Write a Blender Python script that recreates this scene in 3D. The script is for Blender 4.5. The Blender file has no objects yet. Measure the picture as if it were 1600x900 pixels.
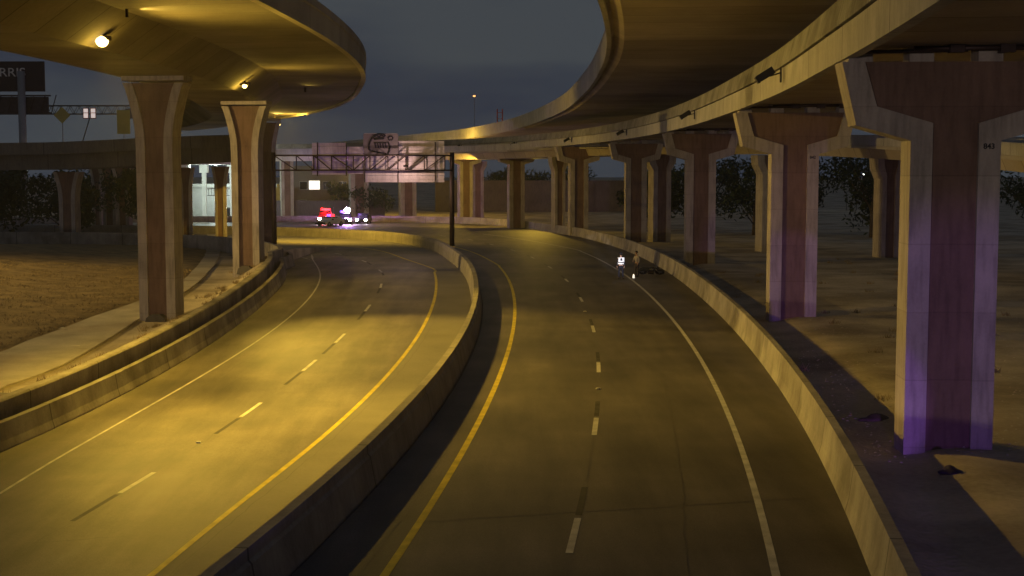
import bpy, bmesh, math, random
from mathutils import Vector, Matrix, noise
random.seed(11)
PI = math.pi
scene = bpy.context.scene
COL = scene.collection

# ------------------------------------------------------------------ camera
FPX, CAMH = 2170.0, 7.5
PITCH = math.atan(185 / FPX)
cd = bpy.data.cameras.new('camera'); cam = bpy.data.objects.new('camera', cd); COL.objects.link(cam)
cd.sensor_width = 36; cd.lens = 36 * FPX / 1600; cd.clip_end = 4000; cd.clip_start = 0.1
cam.location = (0, 0, CAMH); cam.rotation_euler = (PI / 2 - PITCH, 0, 0)
scene.camera = cam

# ------------------------------------------------------------------ world, exposure
scene.view_settings.view_transform = 'Standard'
scene.view_settings.look = 'None'
scene.view_settings.exposure = 0.0
scene.view_settings.gamma = 1
scene.render.engine = 'CYCLES'
scene.cycles.use_denoising = True
scene.cycles.max_bounces = 6
scene.cycles.diffuse_bounces = 3
scene.cycles.sample_clamp_indirect = 4.0
w = bpy.data.worlds.new('World'); scene.world = w; w.use_nodes = True
nt = w.node_tree; nt.nodes.clear()
out = nt.nodes.new('ShaderNodeOutputWorld'); bg = nt.nodes.new('ShaderNodeBackground')
sky = nt.nodes.new('ShaderNodeTexSky'); sky.sky_type = 'NISHITA'; sky.sun_disc = False
sky.sun_elevation = math.radians(-3.0); sky.sun_rotation = math.radians(150); sky.air_density = 1.2
tc = nt.nodes.new('ShaderNodeTexCoord'); mp = nt.nodes.new('ShaderNodeMapping'); mp.inputs['Scale'].default_value = (1.4, 1.4, 7.0)
nz = nt.nodes.new('ShaderNodeTexNoise'); nz.inputs['Scale'].default_value = 2.3; nz.inputs['Detail'].default_value = 5
cr = nt.nodes.new('ShaderNodeValToRGB')
cr.color_ramp.elements[0].position = 0.40; cr.color_ramp.elements[0].color = (0.27, 0.33, 0.50, 1)
cr.color_ramp.elements[1].position = 0.62; cr.color_ramp.elements[1].color = (0.50, 0.58, 0.66, 1)
mx = nt.nodes.new('ShaderNodeMix'); mx.data_type = 'RGBA'; mx.inputs[0].default_value = 0.85
nt.links.new(tc.outputs['Generated'], mp.inputs['Vector']); nt.links.new(mp.outputs[0], nz.inputs['Vector'])
nt.links.new(nz.outputs['Fac'], cr.inputs[0]); nt.links.new(sky.outputs[0], mx.inputs[6]); nt.links.new(cr.outputs[0], mx.inputs[7])
nt.links.new(mx.outputs[2], bg.inputs['Color']); bg.inputs['Strength'].default_value = 0.125
nt.links.new(bg.outputs[0], out.inputs['Surface'])

# ------------------------------------------------------------------ lamps of the place, added lights
SODIUM = (1.0, 0.625, 0.07)
def light(name, kind, loc, energy, color, radius=0.2, aim=None, angle=None, blend=0.5):
    ld = bpy.data.lights.new(name, kind); ld.energy = energy; ld.color = color
    ld.shadow_soft_size = radius
    o = bpy.data.objects.new(name, ld); COL.objects.link(o); o.location = loc
    if kind == 'SPOT':
        ld.spot_size = math.radians(angle); ld.spot_blend = blend
        o.rotation_euler = (Vector(aim) - Vector(loc)).to_track_quat('-Z', 'Y').to_euler()
    return o
# sodium lamps under the left flyover, and those further along the ramps
LAMPS = ((-16.05, 55.0, 12.5, 13000, 14), (-16.05, 84.1, 12.5, 2600, 14), (-25.4, 152, 12.4, 20000, 14))
for (x, y, z, e, tilt) in LAMPS:
    light('sodium_light', 'SPOT', (x, y, z-0.25), e, SODIUM, 0.25, aim=(x+tilt, y+(18 if y > 100 else 0), 0), angle=170, blend=0.8)
    light('sodium_glow', 'POINT', (x, y, z-0.25), 260, SODIUM, 0.25)
light('sodium_light', 'SPOT', (-16.05, 55.0, 12.25), 24000, SODIUM, 0.25, aim=(-4.6, 46, -1.5), angle=70, blend=1.0)
light('sodium_light', 'SPOT', (-16.05, 84.1, 12.25), 28000, SODIUM, 0.25, aim=(-2.6, 65, -1), angle=50, blend=1.0)
light('verge_fill_light', 'SPOT', (-60, 84, 12), 60000, (1.0, 0.66, 0.17), 0.2, aim=(-29, 84, 0), angle=105, blend=0.7)  # unseen lamp added beyond the left edge to brighten the grass verge
light('far_barrier_light', 'SPOT', (3.5, 208, 9.0), 5000, SODIUM, 0.2, aim=(5, 176, 0), angle=80, blend=0.8)
light('far_barrier_light', 'SPOT', (-6, 203, 8.6), 12000, SODIUM, 0.2, aim=(-7, 224, -2.5), angle=104, blend=0.8)  # unseen source added under the deck to yellow the far outer barrier
light('fascia_flood', 'POINT', (-12.0, 267.0, 12.6), 3200, SODIUM, 0.2)
light('far_fascia_fill', 'POINT', (-26.0, 271.0, 8.3), 2000, SODIUM, 0.3)  # fill added out of sight behind the gantry sign for the far fascia
light('sign_fill_light', 'POINT', ((634-800)*122.5/2170, 120.4, 7.6), 330, (1.0, 0.66, 0.56), 0.04)  # added fill that brightens the sign backs
# fill light added far behind the viewpoint to lift pier fronts and fascia
light('behind_fill_light', 'SPOT', (-58, -125, 5), 100000, (1.0, 0.80, 0.70), 1.5, aim=(6, 60, 7), angle=60, blend=0.6)
# police vehicles standing on the carriageway behind the viewpoint
light('beacon_light', 'SPOT', (2.0, -15, 1.25), 14000, (0.40, 0.15, 1.0), 0.08, aim=(2+60*math.tan(math.radians(10.6)), 45, 0.2), angle=15, blend=0.5)
light('beacon_light', 'SPOT', (1.6, -15, 1.3), 26000, (0.40, 0.15, 1.0), 0.08, aim=(14.0, 70, 1.0), angle=5, blend=0.4)
light('beacon_light', 'SPOT', (0.0, -15, 1.6), 45000, (0.36, 0.12, 1.0), 0.08, aim=(-15.5, 122, 7), angle=7, blend=0.9)
light('vest_fill_spot', 'SPOT', (3.5, -15, 4.8), 600000, (0.9, 0.9, 1.0), 0.05, aim=(7.45, 95, 1.05), angle=1.0, blend=0.3)  # narrow beam added to make the officer's vest shine white

# ------------------------------------------------------------------ helpers
def tag(o, label=None, cat=None, group=None, kind=None):
    if label: o['label'] = label
    if cat: o['category'] = cat
    if group: o['group'] = group
    if kind: o['kind'] = kind
    return o
def link(name, me, mat, parent=None):
    o = bpy.data.objects.new(name, me); COL.objects.link(o)
    if mat is not None:
        for m in (mat if isinstance(mat, (list, tuple)) else [mat]): me.materials.append(m)
    if parent: o.parent = parent
    return o
def empty(name, loc=(0, 0, 0), rz=0):
    o = bpy.data.objects.new(name, None); COL.objects.link(o); o.location = loc; o.rotation_euler = (0, 0, rz)
    o.empty_display_size = 0.3
    return o
def obj(name, bm, mat, parent=None, smooth=False):
    me = bpy.data.meshes.new(name); bm.normal_update(); bm.to_mesh(me); bm.free()
    if smooth:
        for p in me.polygons: p.use_smooth = True
    return link(name, me, mat, parent)
def text_mesh(name, body, size, m, parent, extrude=0.003, offset=0.006, align='LEFT'):
    c = bpy.data.curves.new(name, 'FONT'); c.body = body; c.size = size; c.align_x = align; c.extrude = extrude; c.offset = offset
    t = bpy.data.objects.new(name, c); COL.objects.link(t)
    me = bpy.data.meshes.new_from_object(t.evaluated_get(bpy.context.evaluated_depsgraph_get()))
    bpy.data.objects.remove(t); return link(name, me, m, parent)
def BM(): return bmesh.new()
def box(bm, x0, x1, y0, y1, z0, z1, M=None, mi=0):
    vs = [Vector(c) for c in ((x0,y0,z0),(x1,y0,z0),(x1,y1,z0),(x0,y1,z0),(x0,y0,z1),(x1,y0,z1),(x1,y1,z1),(x0,y1,z1))]
    if M is not None: vs = [M @ v for v in vs]
    v = [bm.verts.new(c) for c in vs]
    for f in ((0,3,2,1),(4,5,6,7),(0,1,5,4),(1,2,6,5),(2,3,7,6),(3,0,4,7)):
        bm.faces.new([v[i] for i in f]).material_index = mi
def tube(bm, p0, p1, r0, r1=None, n=8, mi=0, caps=True):
    p0 = Vector(p0); p1 = Vector(p1); r1 = r0 if r1 is None else r1
    q = (p1 - p0).to_track_quat('Z', 'Y')
    a = [bm.verts.new(p0 + q @ Vector((r0*math.cos(2*PI*i/n), r0*math.sin(2*PI*i/n), 0))) for i in range(n)]
    b = [bm.verts.new(p1 + q @ Vector((r1*math.cos(2*PI*i/n), r1*math.sin(2*PI*i/n), 0))) for i in range(n)]
    for i in range(n):
        f = bm.faces.new((a[i], a[(i+1)%n], b[(i+1)%n], b[i])); f.material_index = mi; f.smooth = True
    if caps:
        bm.faces.new(a[::-1]).material_index = mi; bm.faces.new(b).material_index = mi
def ball(bm, c, r, sx=1, sy=1, sz=1, sub=2, mi=0):
    M = Matrix.Translation(c) @ Matrix.Diagonal((sx, sy, sz, 1))
    g = bmesh.ops.create_icosphere(bm, subdivisions=sub, radius=r, matrix=M)
    for v in g['verts']:
        for f in v.link_faces: f.material_index = mi; f.smooth = True
def prism(bm, pts, y0, y1, M=None, mi=0):
    """polygon pts in (x,z), extruded along y"""
    T = (lambda v: M @ v) if M is not None else (lambda v: v)
    a = [bm.verts.new(T(Vector((x, y0, z)))) for x, z in pts]
    b = [bm.verts.new(T(Vector((x, y1, z)))) for x, z in pts]
    n = len(pts)
    fs = [bm.faces.new(a), bm.faces.new(b[::-1])]
    for i in range(n): fs.append(bm.faces.new((a[i], b[i], b[(i+1)%n], a[(i+1)%n])))
    for f in fs: f.material_index = mi
    bmesh.ops.recalc_face_normals(bm, faces=fs)

# measuring: image measurement (1600 wide photo) -> point of the place at a known height or depth
def ray(px, py):
    a = (px - 800) / FPX; b = (450 - py) / FPX
    return Vector((a, math.cos(PITCH) + b*math.sin(PITCH), -math.sin(PITCH) + b*math.cos(PITCH)))
def atz(px, py, z):
    d = ray(px, py); t = (z - CAMH) / d.z
    return Vector((d.x*t, d.y*t, z))
def aty(px, py, Y):
    d = ray(px, py); t = Y / d.y
    return Vector((d.x*t, Y, CAMH + d.z*t))
def sst(a, b, x):
    t = min(1, max(0, (x-a)/(b-a))); return t*t*(3-2*t)
def zr(Y): return -1.3 * sst(90, 240, Y)                      # outer carriageway height
def zl(Y): return -1.6 * (1 - sst(42, 98, Y)) + zr(Y)         # inner carriageway runs lower close by
def onroad(px, py, zf, dz=0):
    z = zf(60) + dz
    for _ in range(40):
        p = atz(px, py, z); z = 0.5*z + 0.5*(zf(p.y) + dz)
    return (p.x, p.y)

def polyfit(pts, deg):
    # least squares x(Y), tiny normal-equation solver
    s = 100.0; n = deg + 1
    A = [[0.0]*(n+1) for _ in range(n)]
    for x, y in pts:
        y /= s
        for i in range(n):
            for j in range(n): A[i][j] += y**(i+j)
            A[i][n] += x * y**i
    for i in range(n):
        p = max(range(i, n), key=lambda r: abs(A[r][i])); A[i], A[p] = A[p], A[i]
        for r in range(n):
            if r != i:
                k = A[r][i] / A[i][i]
                for c in range(i, n+1): A[r][c] -= k * A[i][c]
    co = [A[i][n] / A[i][i] for i in range(n)]
    return lambda Y: sum(c * (Y/s)**i for i, c in enumerate(co))
def catmull(pts, step=2.0):
    P = [Vector(p) for p in pts]; P = [P[0]*2 - P[1]] + P + [P[-1]*2 - P[-2]]
    o = []
    for i in range(1, len(P)-2):
        n = max(1, int((P[i+1]-P[i]).length / step))
        for k in range(n):
            t = k/n
            o.append(0.5*((2*P[i]) + (P[i+1]-P[i-1])*t + (2*P[i-1]-5*P[i]+4*P[i+1]-P[i+2])*t*t + (3*P[i]-P[i-1]-3*P[i+1]+P[i+2])*t**3))
    o.append(P[-2]); return o
def curve(px, zf, deg=3, y0=-30, far=(), ymax=None, near=None):
    """trace -> smooth plan curve (list of 2D Vectors) from behind the viewer to the far end"""
    pts = [onroad(a, b, zf) for a, b in px]
    f = polyfit(pts, deg)
    ylo = min(p[1] for p in pts); yhi = ymax or max(p[1] for p in pts)
    sl = (f(ylo+4) - f(ylo)) / 4
    o = []
    nn = max(2, round((ylo-y0)/5))
    for k in range(nn): y = y0 + (ylo-y0)*k/nn; o.append((f(ylo) + sl*(y-ylo) - 0.0009*(y-ylo)**2, y))
    nn = round((yhi-ylo)/4)
    for k in range(nn+1): y = ylo + (yhi-ylo)*k/nn; o.append((f(y), y))
    o += list(far)
    return catmull([Vector(p) for p in o], 1.5)
def norm2(P, i):
    a = P[max(0, i-1)]; b = P[min(len(P)-1, i+1)]; t = (b-a)
    if t.length == 0: t = Vector((0, 1))
    t.normalize(); return Vector((t.y, -t.x))       # to the right of travel
def off(P, d):
    return [P[i] + norm2(P, i)*(d(P[i].y) if callable(d) else d) for i in range(len(P))]
def resample(P, n):
    L = [0]
    for i in range(1, len(P)): L.append(L[-1] + (P[i]-P[i-1]).length)
    o = []; j = 0
    for k in range(n):
        s = L[-1]*k/(n-1)
        while j < len(P)-2 and L[j+1] < s: j += 1
        t = (s-L[j])/max(1e-9, L[j+1]-L[j]); o.append(P[j].lerp(P[j+1], min(1, t)))
    return o
def split_resample(P, ysplit, n1, n2):
    k = next((i for i, p in enumerate(P) if p.y > ysplit), len(P)-1)
    return resample(P[:k+1], n1)[:-1] + resample(P[k:], n2)
def sweep(bm, P, prof, zf, closed=True, mi=0, caps=True):
    """profile [(u,z)] carried along plan curve P; uv = (arc length, profile length)"""
    uv = bm.loops.layers.uv.verify(); rows = []; s = 0; S = []
    zf2 = zf if callable(zf) else (lambda i, p: zf)
    for i, p in enumerate(P):
        if i: s += (p-P[i-1]).length
        S.append(s); n = norm2(P, i); z0 = zf2(i, p)
        pr = prof(p) if callable(prof) else prof
        rows.append([bm.verts.new((p.x+n.x*u, p.y+n.y*u, z0+z)) for u, z in pr])
    m = len(rows[0]); pr = prof(P[0]) if callable(prof) else prof
    T = [0]
    for k in range(1, m+1): T.append(T[-1] + math.dist(pr[k-1], pr[k % m]))
    for i in range(len(P)-1):
        for k in range(m if closed else m-1):
            k2 = (k+1) % m
            f = bm.faces.new((rows[i][k], rows[i+1][k], rows[i+1][k2], rows[i][k2])); f.material_index = mi
            for lp, (a, b) in zip(f.loops, ((S[i], T[k]), (S[i+1], T[k]), (S[i+1], T[k+1]), (S[i], T[k+1]))): lp[uv].uv = (a, b)
    if closed and caps:
        bm.faces.new(rows[0]); bm.faces.new(rows[-1][::-1])
    bmesh.ops.recalc_face_normals(bm, faces=bm.faces[:])

# ------------------------------------------------------------------ materials
def mat(name, base, rough=0.85, var=0.25, scale=0.6, fine=18.0, stain=None, joints=None, bump=0.15, metal=0.0, streak=0.0, spec=0.3, travel=0, form=0):
    m = bpy.data.materials.new(name); m.use_nodes = True; t = m.node_tree; b = t.nodes['Principled BSDF']
    b.inputs['Roughness'].default_value = rough; b.inputs['Metallic'].default_value = metal
    b.inputs['Specular IOR Level'].default_value = spec
    g = t.nodes.new('ShaderNodeNewGeometry')
    n1 = t.nodes.new('ShaderNodeTexNoise'); n1.inputs['Scale'].default_value = scale; n1.inputs['Detail'].default_value = 6
    n2 = t.nodes.new('ShaderNodeTexNoise'); n2.inputs['Scale'].default_value = fine; n2.inputs['Detail'].default_value = 3
    t.links.new(g.outputs['Position'], n1.inputs['Vector']); t.links.new(g.outputs['Position'], n2.inputs['Vector'])
    def math_(op, a, b_):
        x = t.nodes.new('ShaderNodeMath'); x.operation = op
        for i, v in enumerate((a, b_)):
            if hasattr(v, 'is_output'): t.links.new(v, x.inputs[i])
            else: x.inputs[i].default_value = v
        return x.outputs[0]
    def maprange(v, a, b_, c, d):
        x = t.nodes.new('ShaderNodeMapRange'); t.links.new(v, x.inputs[0])
        for i, q in enumerate((a, b_, c, d)): x.inputs[i+1].default_value = q
        return x.outputs[0]
    v = math_('ADD', maprange(n1.outputs['Fac'], 0.3, 0.7, 1-var, 1+var), maprange(n2.outputs['Fac'], 0.3, 0.7, -var*0.35, var*0.35))
    if streak:
        mpn = t.nodes.new('ShaderNodeMapping'); mpn.inputs['Scale'].default_value = (3.5, 3.5, 0.5)
        n3 = t.nodes.new('ShaderNodeTexNoise'); n3.inputs['Scale'].default_value = 1.6; n3.inputs['Detail'].default_value = 4
        t.links.new(g.outputs['Position'], mpn.inputs['Vector']); t.links.new(mpn.outputs[0], n3.inputs['Vector'])
        v = math_('MULTIPLY', v, maprange(n3.outputs['Fac'], 0.45, 0.7, 1.0, 1-streak))
    if form:        # shutter lines and tie holes of cast concrete
        sp = t.nodes.new('ShaderNodeSeparateXYZ'); t.links.new(g.outputs['Position'], sp.inputs[0])
        v = math_('MULTIPLY', v, math_('SUBTRACT', 1.0, math_('MULTIPLY', math_('LESS_THAN', math_('FRACT', math_('DIVIDE', sp.outputs[2], form), 0.0), 0.02), 0.16)))
        wz = t.nodes.new('ShaderNodeTexWhiteNoise'); wz.noise_dimensions = '1D'; t.links.new(math_('FLOOR', math_('DIVIDE', sp.outputs[2], form), 0.0), wz.inputs['W'])
        v = math_('MULTIPLY', v, maprange(wz.outputs['Value'], 0, 1, 0.94, 1.05))
    if travel:      # polished and stained bands along the direction of travel, and grit
        mpt = t.nodes.new('ShaderNodeMapping'); mpt.inputs['Scale'].default_value = (0.55, 0.07, 1)
        n5 = t.nodes.new('ShaderNodeTexNoise'); n5.inputs['Scale'].default_value = 1.5; n5.inputs['Detail'].default_value = 7; n5.inputs['Roughness'].default_value = 0.6
        t.links.new(g.outputs['Position'], mpt.inputs['Vector']); t.links.new(mpt.outputs[0], n5.inputs['Vector'])
        v = math_('MULTIPLY', v, maprange(n5.outputs['Fac'], 0.33, 0.68, 1-travel, 1+travel))
        n6 = t.nodes.new('ShaderNodeTexNoise'); n6.inputs['Scale'].default_value = 30; n6.inputs['Detail'].default_value = 2
        t.links.new(g.outputs['Position'], n6.inputs['Vector']); v = math_('MULTIPLY', v, maprange(n6.outputs['Fac'], 0.35, 0.65, 0.82, 1.18))
    if joints:
        uvn = t.nodes.new('ShaderNodeUVMap'); sx = t.nodes.new('ShaderNodeSeparateXYZ'); t.links.new(uvn.outputs[0], sx.inputs[0])
        fr = math_('FRACT', math_('DIVIDE', sx.outputs[0], joints), 0.0)
        j = math_('LESS_THAN', fr, 0.05/joints*1.4)
        cell = math_('FLOOR', math_('DIVIDE', sx.outputs[0], joints), 0.0)
        wn = t.nodes.new('ShaderNodeTexWhiteNoise'); wn.noise_dimensions = '1D'; t.links.new(cell, wn.inputs['W'])
        v = math_('MULTIPLY', v, maprange(wn.outputs['Value'], 0, 1, 0.86, 1.1))
        v = math_('MULTIPLY', v, math_('SUBTRACT', 1.0, math_('MULTIPLY', j, 0.6)))
    rgb = t.nodes.new('ShaderNodeMix'); rgb.data_type = 'RGBA'; rgb.inputs[0].default_value = 0
    rgb.inputs[6].default_value = (*base, 1); rgb.inputs[7].default_value = (*(stain or base), 1)
    if stain:
        n4 = t.nodes.new('ShaderNodeTexNoise'); n4.inputs['Scale'].default_value = scale*0.45; n4.inputs['Detail'].default_value = 7
        t.links.new(g.outputs['Position'], n4.inputs['Vector'])
        t.links.new(maprange(n4.outputs['Fac'], 0.46, 0.6, 0, 1), rgb.inputs[0])
    vm = t.nodes.new('ShaderNodeVectorMath'); vm.operation = 'SCALE'
    t.links.new(rgb.outputs[2], vm.inputs[0]); t.links.new(v, vm.inputs['Scale'])
    t.links.new(vm.outputs[0], b.inputs['Base Color'])
    if bump:
        bp = t.nodes.new('ShaderNodeBump'); bp.inputs['Strength'].default_value = bump; bp.inputs['Distance'].default_value = 0.02
        t.links.new(n2.outputs['Fac'], bp.inputs['Height']); t.links.new(bp.outputs[0], b.inputs['Normal'])
    return m
def emit(name, color, strength):
    m = bpy.data.materials.new(name); m.use_nodes = True; b = m.node_tree.nodes['Principled BSDF']
    b.inputs['Base Color'].default_value = (*color, 1); b.inputs['Emission Color'].default_value = (*color, 1)
    b.inputs['Emission Strength'].default_value = strength
    return m
M = {}
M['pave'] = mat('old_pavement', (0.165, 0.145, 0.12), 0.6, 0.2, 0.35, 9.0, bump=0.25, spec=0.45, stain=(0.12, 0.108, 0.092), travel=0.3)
M['shoulder'] = mat('shoulder_pavement', (0.20, 0.185, 0.16), 0.7, 0.15, 0.3, 11.0, bump=0.2)
M['white'] = mat('white_paint', (0.55, 0.53, 0.50), 0.6, 0.25, 2.0, 25)
M['yellow'] = mat('yellow_paint', (0.62, 0.50, 0.04), 0.6, 0.25, 2.0, 25)
M['black'] = mat('black_paint', (0.06, 0.055, 0.05), 0.7, 0.4, 2.0, 25)
M['barrier'] = mat('barrier_concrete', (0.34, 0.31, 0.28), 0.85, 0.22, 0.9, 12, joints=6.1, streak=0.12, stain=(0.24, 0.215, 0.19))
M['median'] = mat('median_concrete', (0.30, 0.275, 0.25), 0.85, 0.2, 0.9, 12, joints=9.1, streak=0.15)
M['deck'] = mat('deck_concrete', (0.34, 0.31, 0.28), 0.85, 0.14, 0.35, 8, joints=9.0, streak=0.0, stain=(0.28, 0.25, 0.22))
M['fascia'] = mat('fascia_concrete', (0.40, 0.385, 0.375), 0.8, 0.16, 0.7, 8, joints=7.6, streak=0.15)
M['rail'] = mat('dimmed_parapet_concrete', (0.27, 0.262, 0.25), 0.85, 0.2, 0.9, 8, joints=7.6, streak=0.3, stain=(0.2, 0.19, 0.18))  # grime streaks; darker grey base also paints dimmer lamp light onto the parapet
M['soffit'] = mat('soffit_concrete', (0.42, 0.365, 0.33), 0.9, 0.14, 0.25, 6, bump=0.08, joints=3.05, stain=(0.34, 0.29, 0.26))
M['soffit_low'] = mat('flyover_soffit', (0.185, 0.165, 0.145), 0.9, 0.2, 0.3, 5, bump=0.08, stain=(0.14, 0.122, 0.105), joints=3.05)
M['flange'] = mat('pier_concrete', (0.42, 0.375, 0.34), 0.85, 0.14, 0.7, 14, streak=0.3, form=1.83)
M['panel'] = mat('pier_brown_panel', (0.20, 0.13, 0.105), 0.9, 0.15, 0.6, 14, streak=0.25, form=1.83)
M['dirt'] = mat('dirt', (0.45, 0.385, 0.29), 0.95, 0.3, 0.35, 6, bump=1.0, stain=(0.30, 0.25, 0.18))
M['apron'] = mat('apron_concrete', (0.46, 0.42, 0.34), 0.9, 0.2, 0.5, 9, stain=(0.36, 0.31, 0.24))
M['drygrass'] = mat('dry_grass', (0.24, 0.175, 0.085), 0.95, 0.35, 0.8, 5, bump=0.8)
M['steel'] = mat('dark_steel', (0.07, 0.05, 0.05), 0.5, 0.2, 2, 20, metal=0.6)
M['galv'] = mat('galvanised_steel', (0.30, 0.30, 0.31), 0.5, 0.1, 1, 20, metal=0.5)
M['signback'] = mat('aluminium_sign_back', (0.62, 0.55, 0.55), 0.55, 0.12, 1.5, 8, metal=0.2, streak=0.2)
M['ink'] = mat('black_spray', (0.02, 0.02, 0.025), 0.7, 0.1)
M['plastic'] = mat('black_plastic', (0.02, 0.02, 0.02), 0.5, 0.1)
M['leaf'] = mat('leaves', (0.03, 0.048, 0.022), 0.7, 0.4, 0.5, 3, bump=0)
M['bark'] = mat('bark', (0.10, 0.075, 0.055), 0.9, 0.3, 3, 14)
M['blade'] = mat('dry_grass_blades', (0.27, 0.20, 0.10), 0.8, 0.3, 0.7, 3, bump=0)

# ------------------------------------------------------------------ plan curves of the roads
farbar = [(3.5, 196), (0.0, 212), (-6.0, 224), (-14, 230.5), (-26, 232.5), (-42, 232.5), (-62, 230), (-95, 222)]
Rbar = curve([(1359,891),(1310,769),(1273,698),(1237,635),(1208,600),(1168,533),(1110,478),(1071,446),(1026,414),(968,388),(917,373),(820,354)], zr, 5, far=farbar, ymax=172)
Rwhite = curve([(1215,900),(1180,780),(1148,670),(1105,580),(1060,510),(1010,455),(985,437),(940,407),(900,390)], zr, 4, far=[(3.6,150),(0.2,166),(-5,184),(-12,199),(-24,210),(-42,216),(-62,216),(-95,209)])
Rdash = curve([(890,860),(932,660),(935,573),(925,510),(907,465),(884,437)], zr, 3, far=[(2.9,108),(1.2,126),(-1.6,144),(-6,165),(-13,183),(-24,196),(-42,204),(-62,205),(-95,199)])
Ryel = curve([(600,900),(648,830),(690,760),(730,690),(760,640),(783,580),(800,520),(805,480),(800,450),(787,425),(775,412)], zr, 4, far=[(-4.0,132),(-8.0,150),(-14,167),(-22,180),(-32,188),(-44,192),(-62,193),(-95,189)])
MedT = curve([(312,900),(394,832),(518,728),(645,613),(690,562),(722,504),(738,468),(741,436),(729,410),(709,391)], lambda Y: zr(Y)+0.96+0.11*sst(62, 95, Y), 4,
             far=[(-7.6,134),(-11.8,150),(-17,161),(-25,171),(-35,178),(-46,182),(-62,184),(-95,181)])
Lyel = curve([(239,900),(328,817),(417,755),(471,712),(591,600),(625,565),(661,510),(679,465),(682,440),(677,420)], zl, 4, far=[(-9.0,118),(-13,134),(-19,146),(-28,156),(-40,164),(-56,170),(-95,172)])
Ldash = curve([(216,753),(393,640),(498,558),(545,516),(576,479),(596,444)], zl, 3, far=[(-9.6,102),(-13,118),(-18,132),(-26,144),(-38,154),(-56,162),(-95,165)])
Lwhite = curve([(0,768),(140,692),(250,625),(350,565),(400,530),(458,494),(484,468),(497,443),(498,423),(487,398)], zl, 4, far=[(-17.2,118),(-22,131),(-31,143),(-45,151),(-95,157)])
Lbar = curve([(0,708),(151,637),(283,565),(378,505),(427,459),(446,421)], zl, 3, far=[(-17.6,112),(-22.5,126),(-31,138),(-45,146),(-95,152)])

def zprof(zf): return lambda i, p: zf(p.y)
def ribbon(name, A, B, zfa, zfb, m, dz, n=(90, 70), ys=120):
    A = split_resample(A, ys, *n); B = split_resample(B, ys, *n)
    bm = BM(); uv = bm.loops.layers.uv.verify(); K = 8; rows = []
    for a, b in zip(A, B):
        rows.append([bm.verts.new((a.x+(b.x-a.x)*k/K, a.y+(b.y-a.y)*k/K, (zfa(a.y)*(1-k/K)+zfb(b.y)*k/K)+dz)) for k in range(K+1)])
    for i in range(len(rows)-1):
        for k in range(K): bm.faces.new((rows[i][k], rows[i][k+1], rows[i+1][k+1], rows[i+1][k]))
    o = obj(name, bm, m); tag(o, kind='structure'); return o
medR = off(MedT, 0.50); medL = off(MedT, -0.1)
M['pave_dimmed'] = mat('dimmed_pavement', (0.125, 0.108, 0.093), 0.6, 0.2, 0.35, 9.0, bump=0.3, spec=0.4, stain=(0.092, 0.08, 0.068), travel=0.3)  # darker copy of the pavement, painting in weaker lamp light
ribbon('outer_road', medR, Rbar, zr, zr, M['pave_dimmed'], 0.0)
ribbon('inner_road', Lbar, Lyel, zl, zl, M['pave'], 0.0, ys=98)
ribbon('inner_road_shoulder', Lyel, medL, zl, zl, M['shoulder'], 0.0, ys=98)
def stripe(name, P, w, m, zf, dz, s0=None, s1=None):
    bm = BM(); sweep(bm, P, [(-w/2, 0), (w/2, 0)], lambda i, p: zf(p.y)+dz, closed=False)
    return tag(obj(name, bm, m), kind='structure')
stripe('white_edge_line', Rwhite, 0.16, M['white'], zr, 0.005)
stripe('yellow_edge_line', Ryel, 0.17, M['yellow'], zr, 0.005)
stripe('yellow_edge_line', Lyel, 0.17, M['yellow'], zl, 0.005)
stripe('white_edge_line', Lwhite, 0.10, M['white'], zl, 0.005)
def walk(P, s0, s1):
    o = []; s = 0
    for i in range(1, len(P)):
        d = (P[i]-P[i-1]).length
        for k in range(8):
            q = s + d*k/8
            if s0 <= q <= s1: o.append(P[i-1].lerp(P[i], k/8))
        s += d
    return o
def arc_at_y(P, Y):
    s = 0
    for i in range(1, len(P)):
        if P[i].y >= Y: return s + (Y - P[i-1].y)
        s += (P[i]-P[i-1]).length
    return s
def dashes(P, ystarts, zf, period, L, back=False):
    ss = [arc_at_y(P, y) for y in ystarts]
    while ss[-1] < 235: ss.append(ss[-1] + period)
    bmw = BM(); bmb = BM()
    for s in ss:
        for bmx, a, b in ((bmw, s, s+L), (bmb, s-L*1.1, s-0.02) if back else (bmb, s+L+0.02, s+L*2)):
            seg = walk(P, a, b)
            if len(seg) > 1: sweep(bmx, seg, [(-0.075, 0), (0.075, 0)], lambda i, p: zf(p.y)+0.006, closed=False)
    tag(obj('lane_dashes', bmw, M['white']), kind='structure'); tag(obj('lane_dashes_contrast', bmb, M['black']), kind='structure')  # black contrast paint next to each white dash
    return ss
def ys_of(lst, zf): return [onroad(a, b, zf)[1] for a, b in lst]
yR = ys_of([(886,865),(932,680),(936,583),(927,520),(911,472),(890,441)], zr)
yR = [yR[0]-14] + yR
ssR = dashes(Rdash, yR, zr, 13.4, 3.0)
yL = ys_of([(187,772),(376,652),(472,580),(524,536),(567,487),(592,450)], zl)
yL = [yL[0]-12] + yL
ssL = dashes(Ldash, yL, zl, 12.5, 2.9, True)
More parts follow.
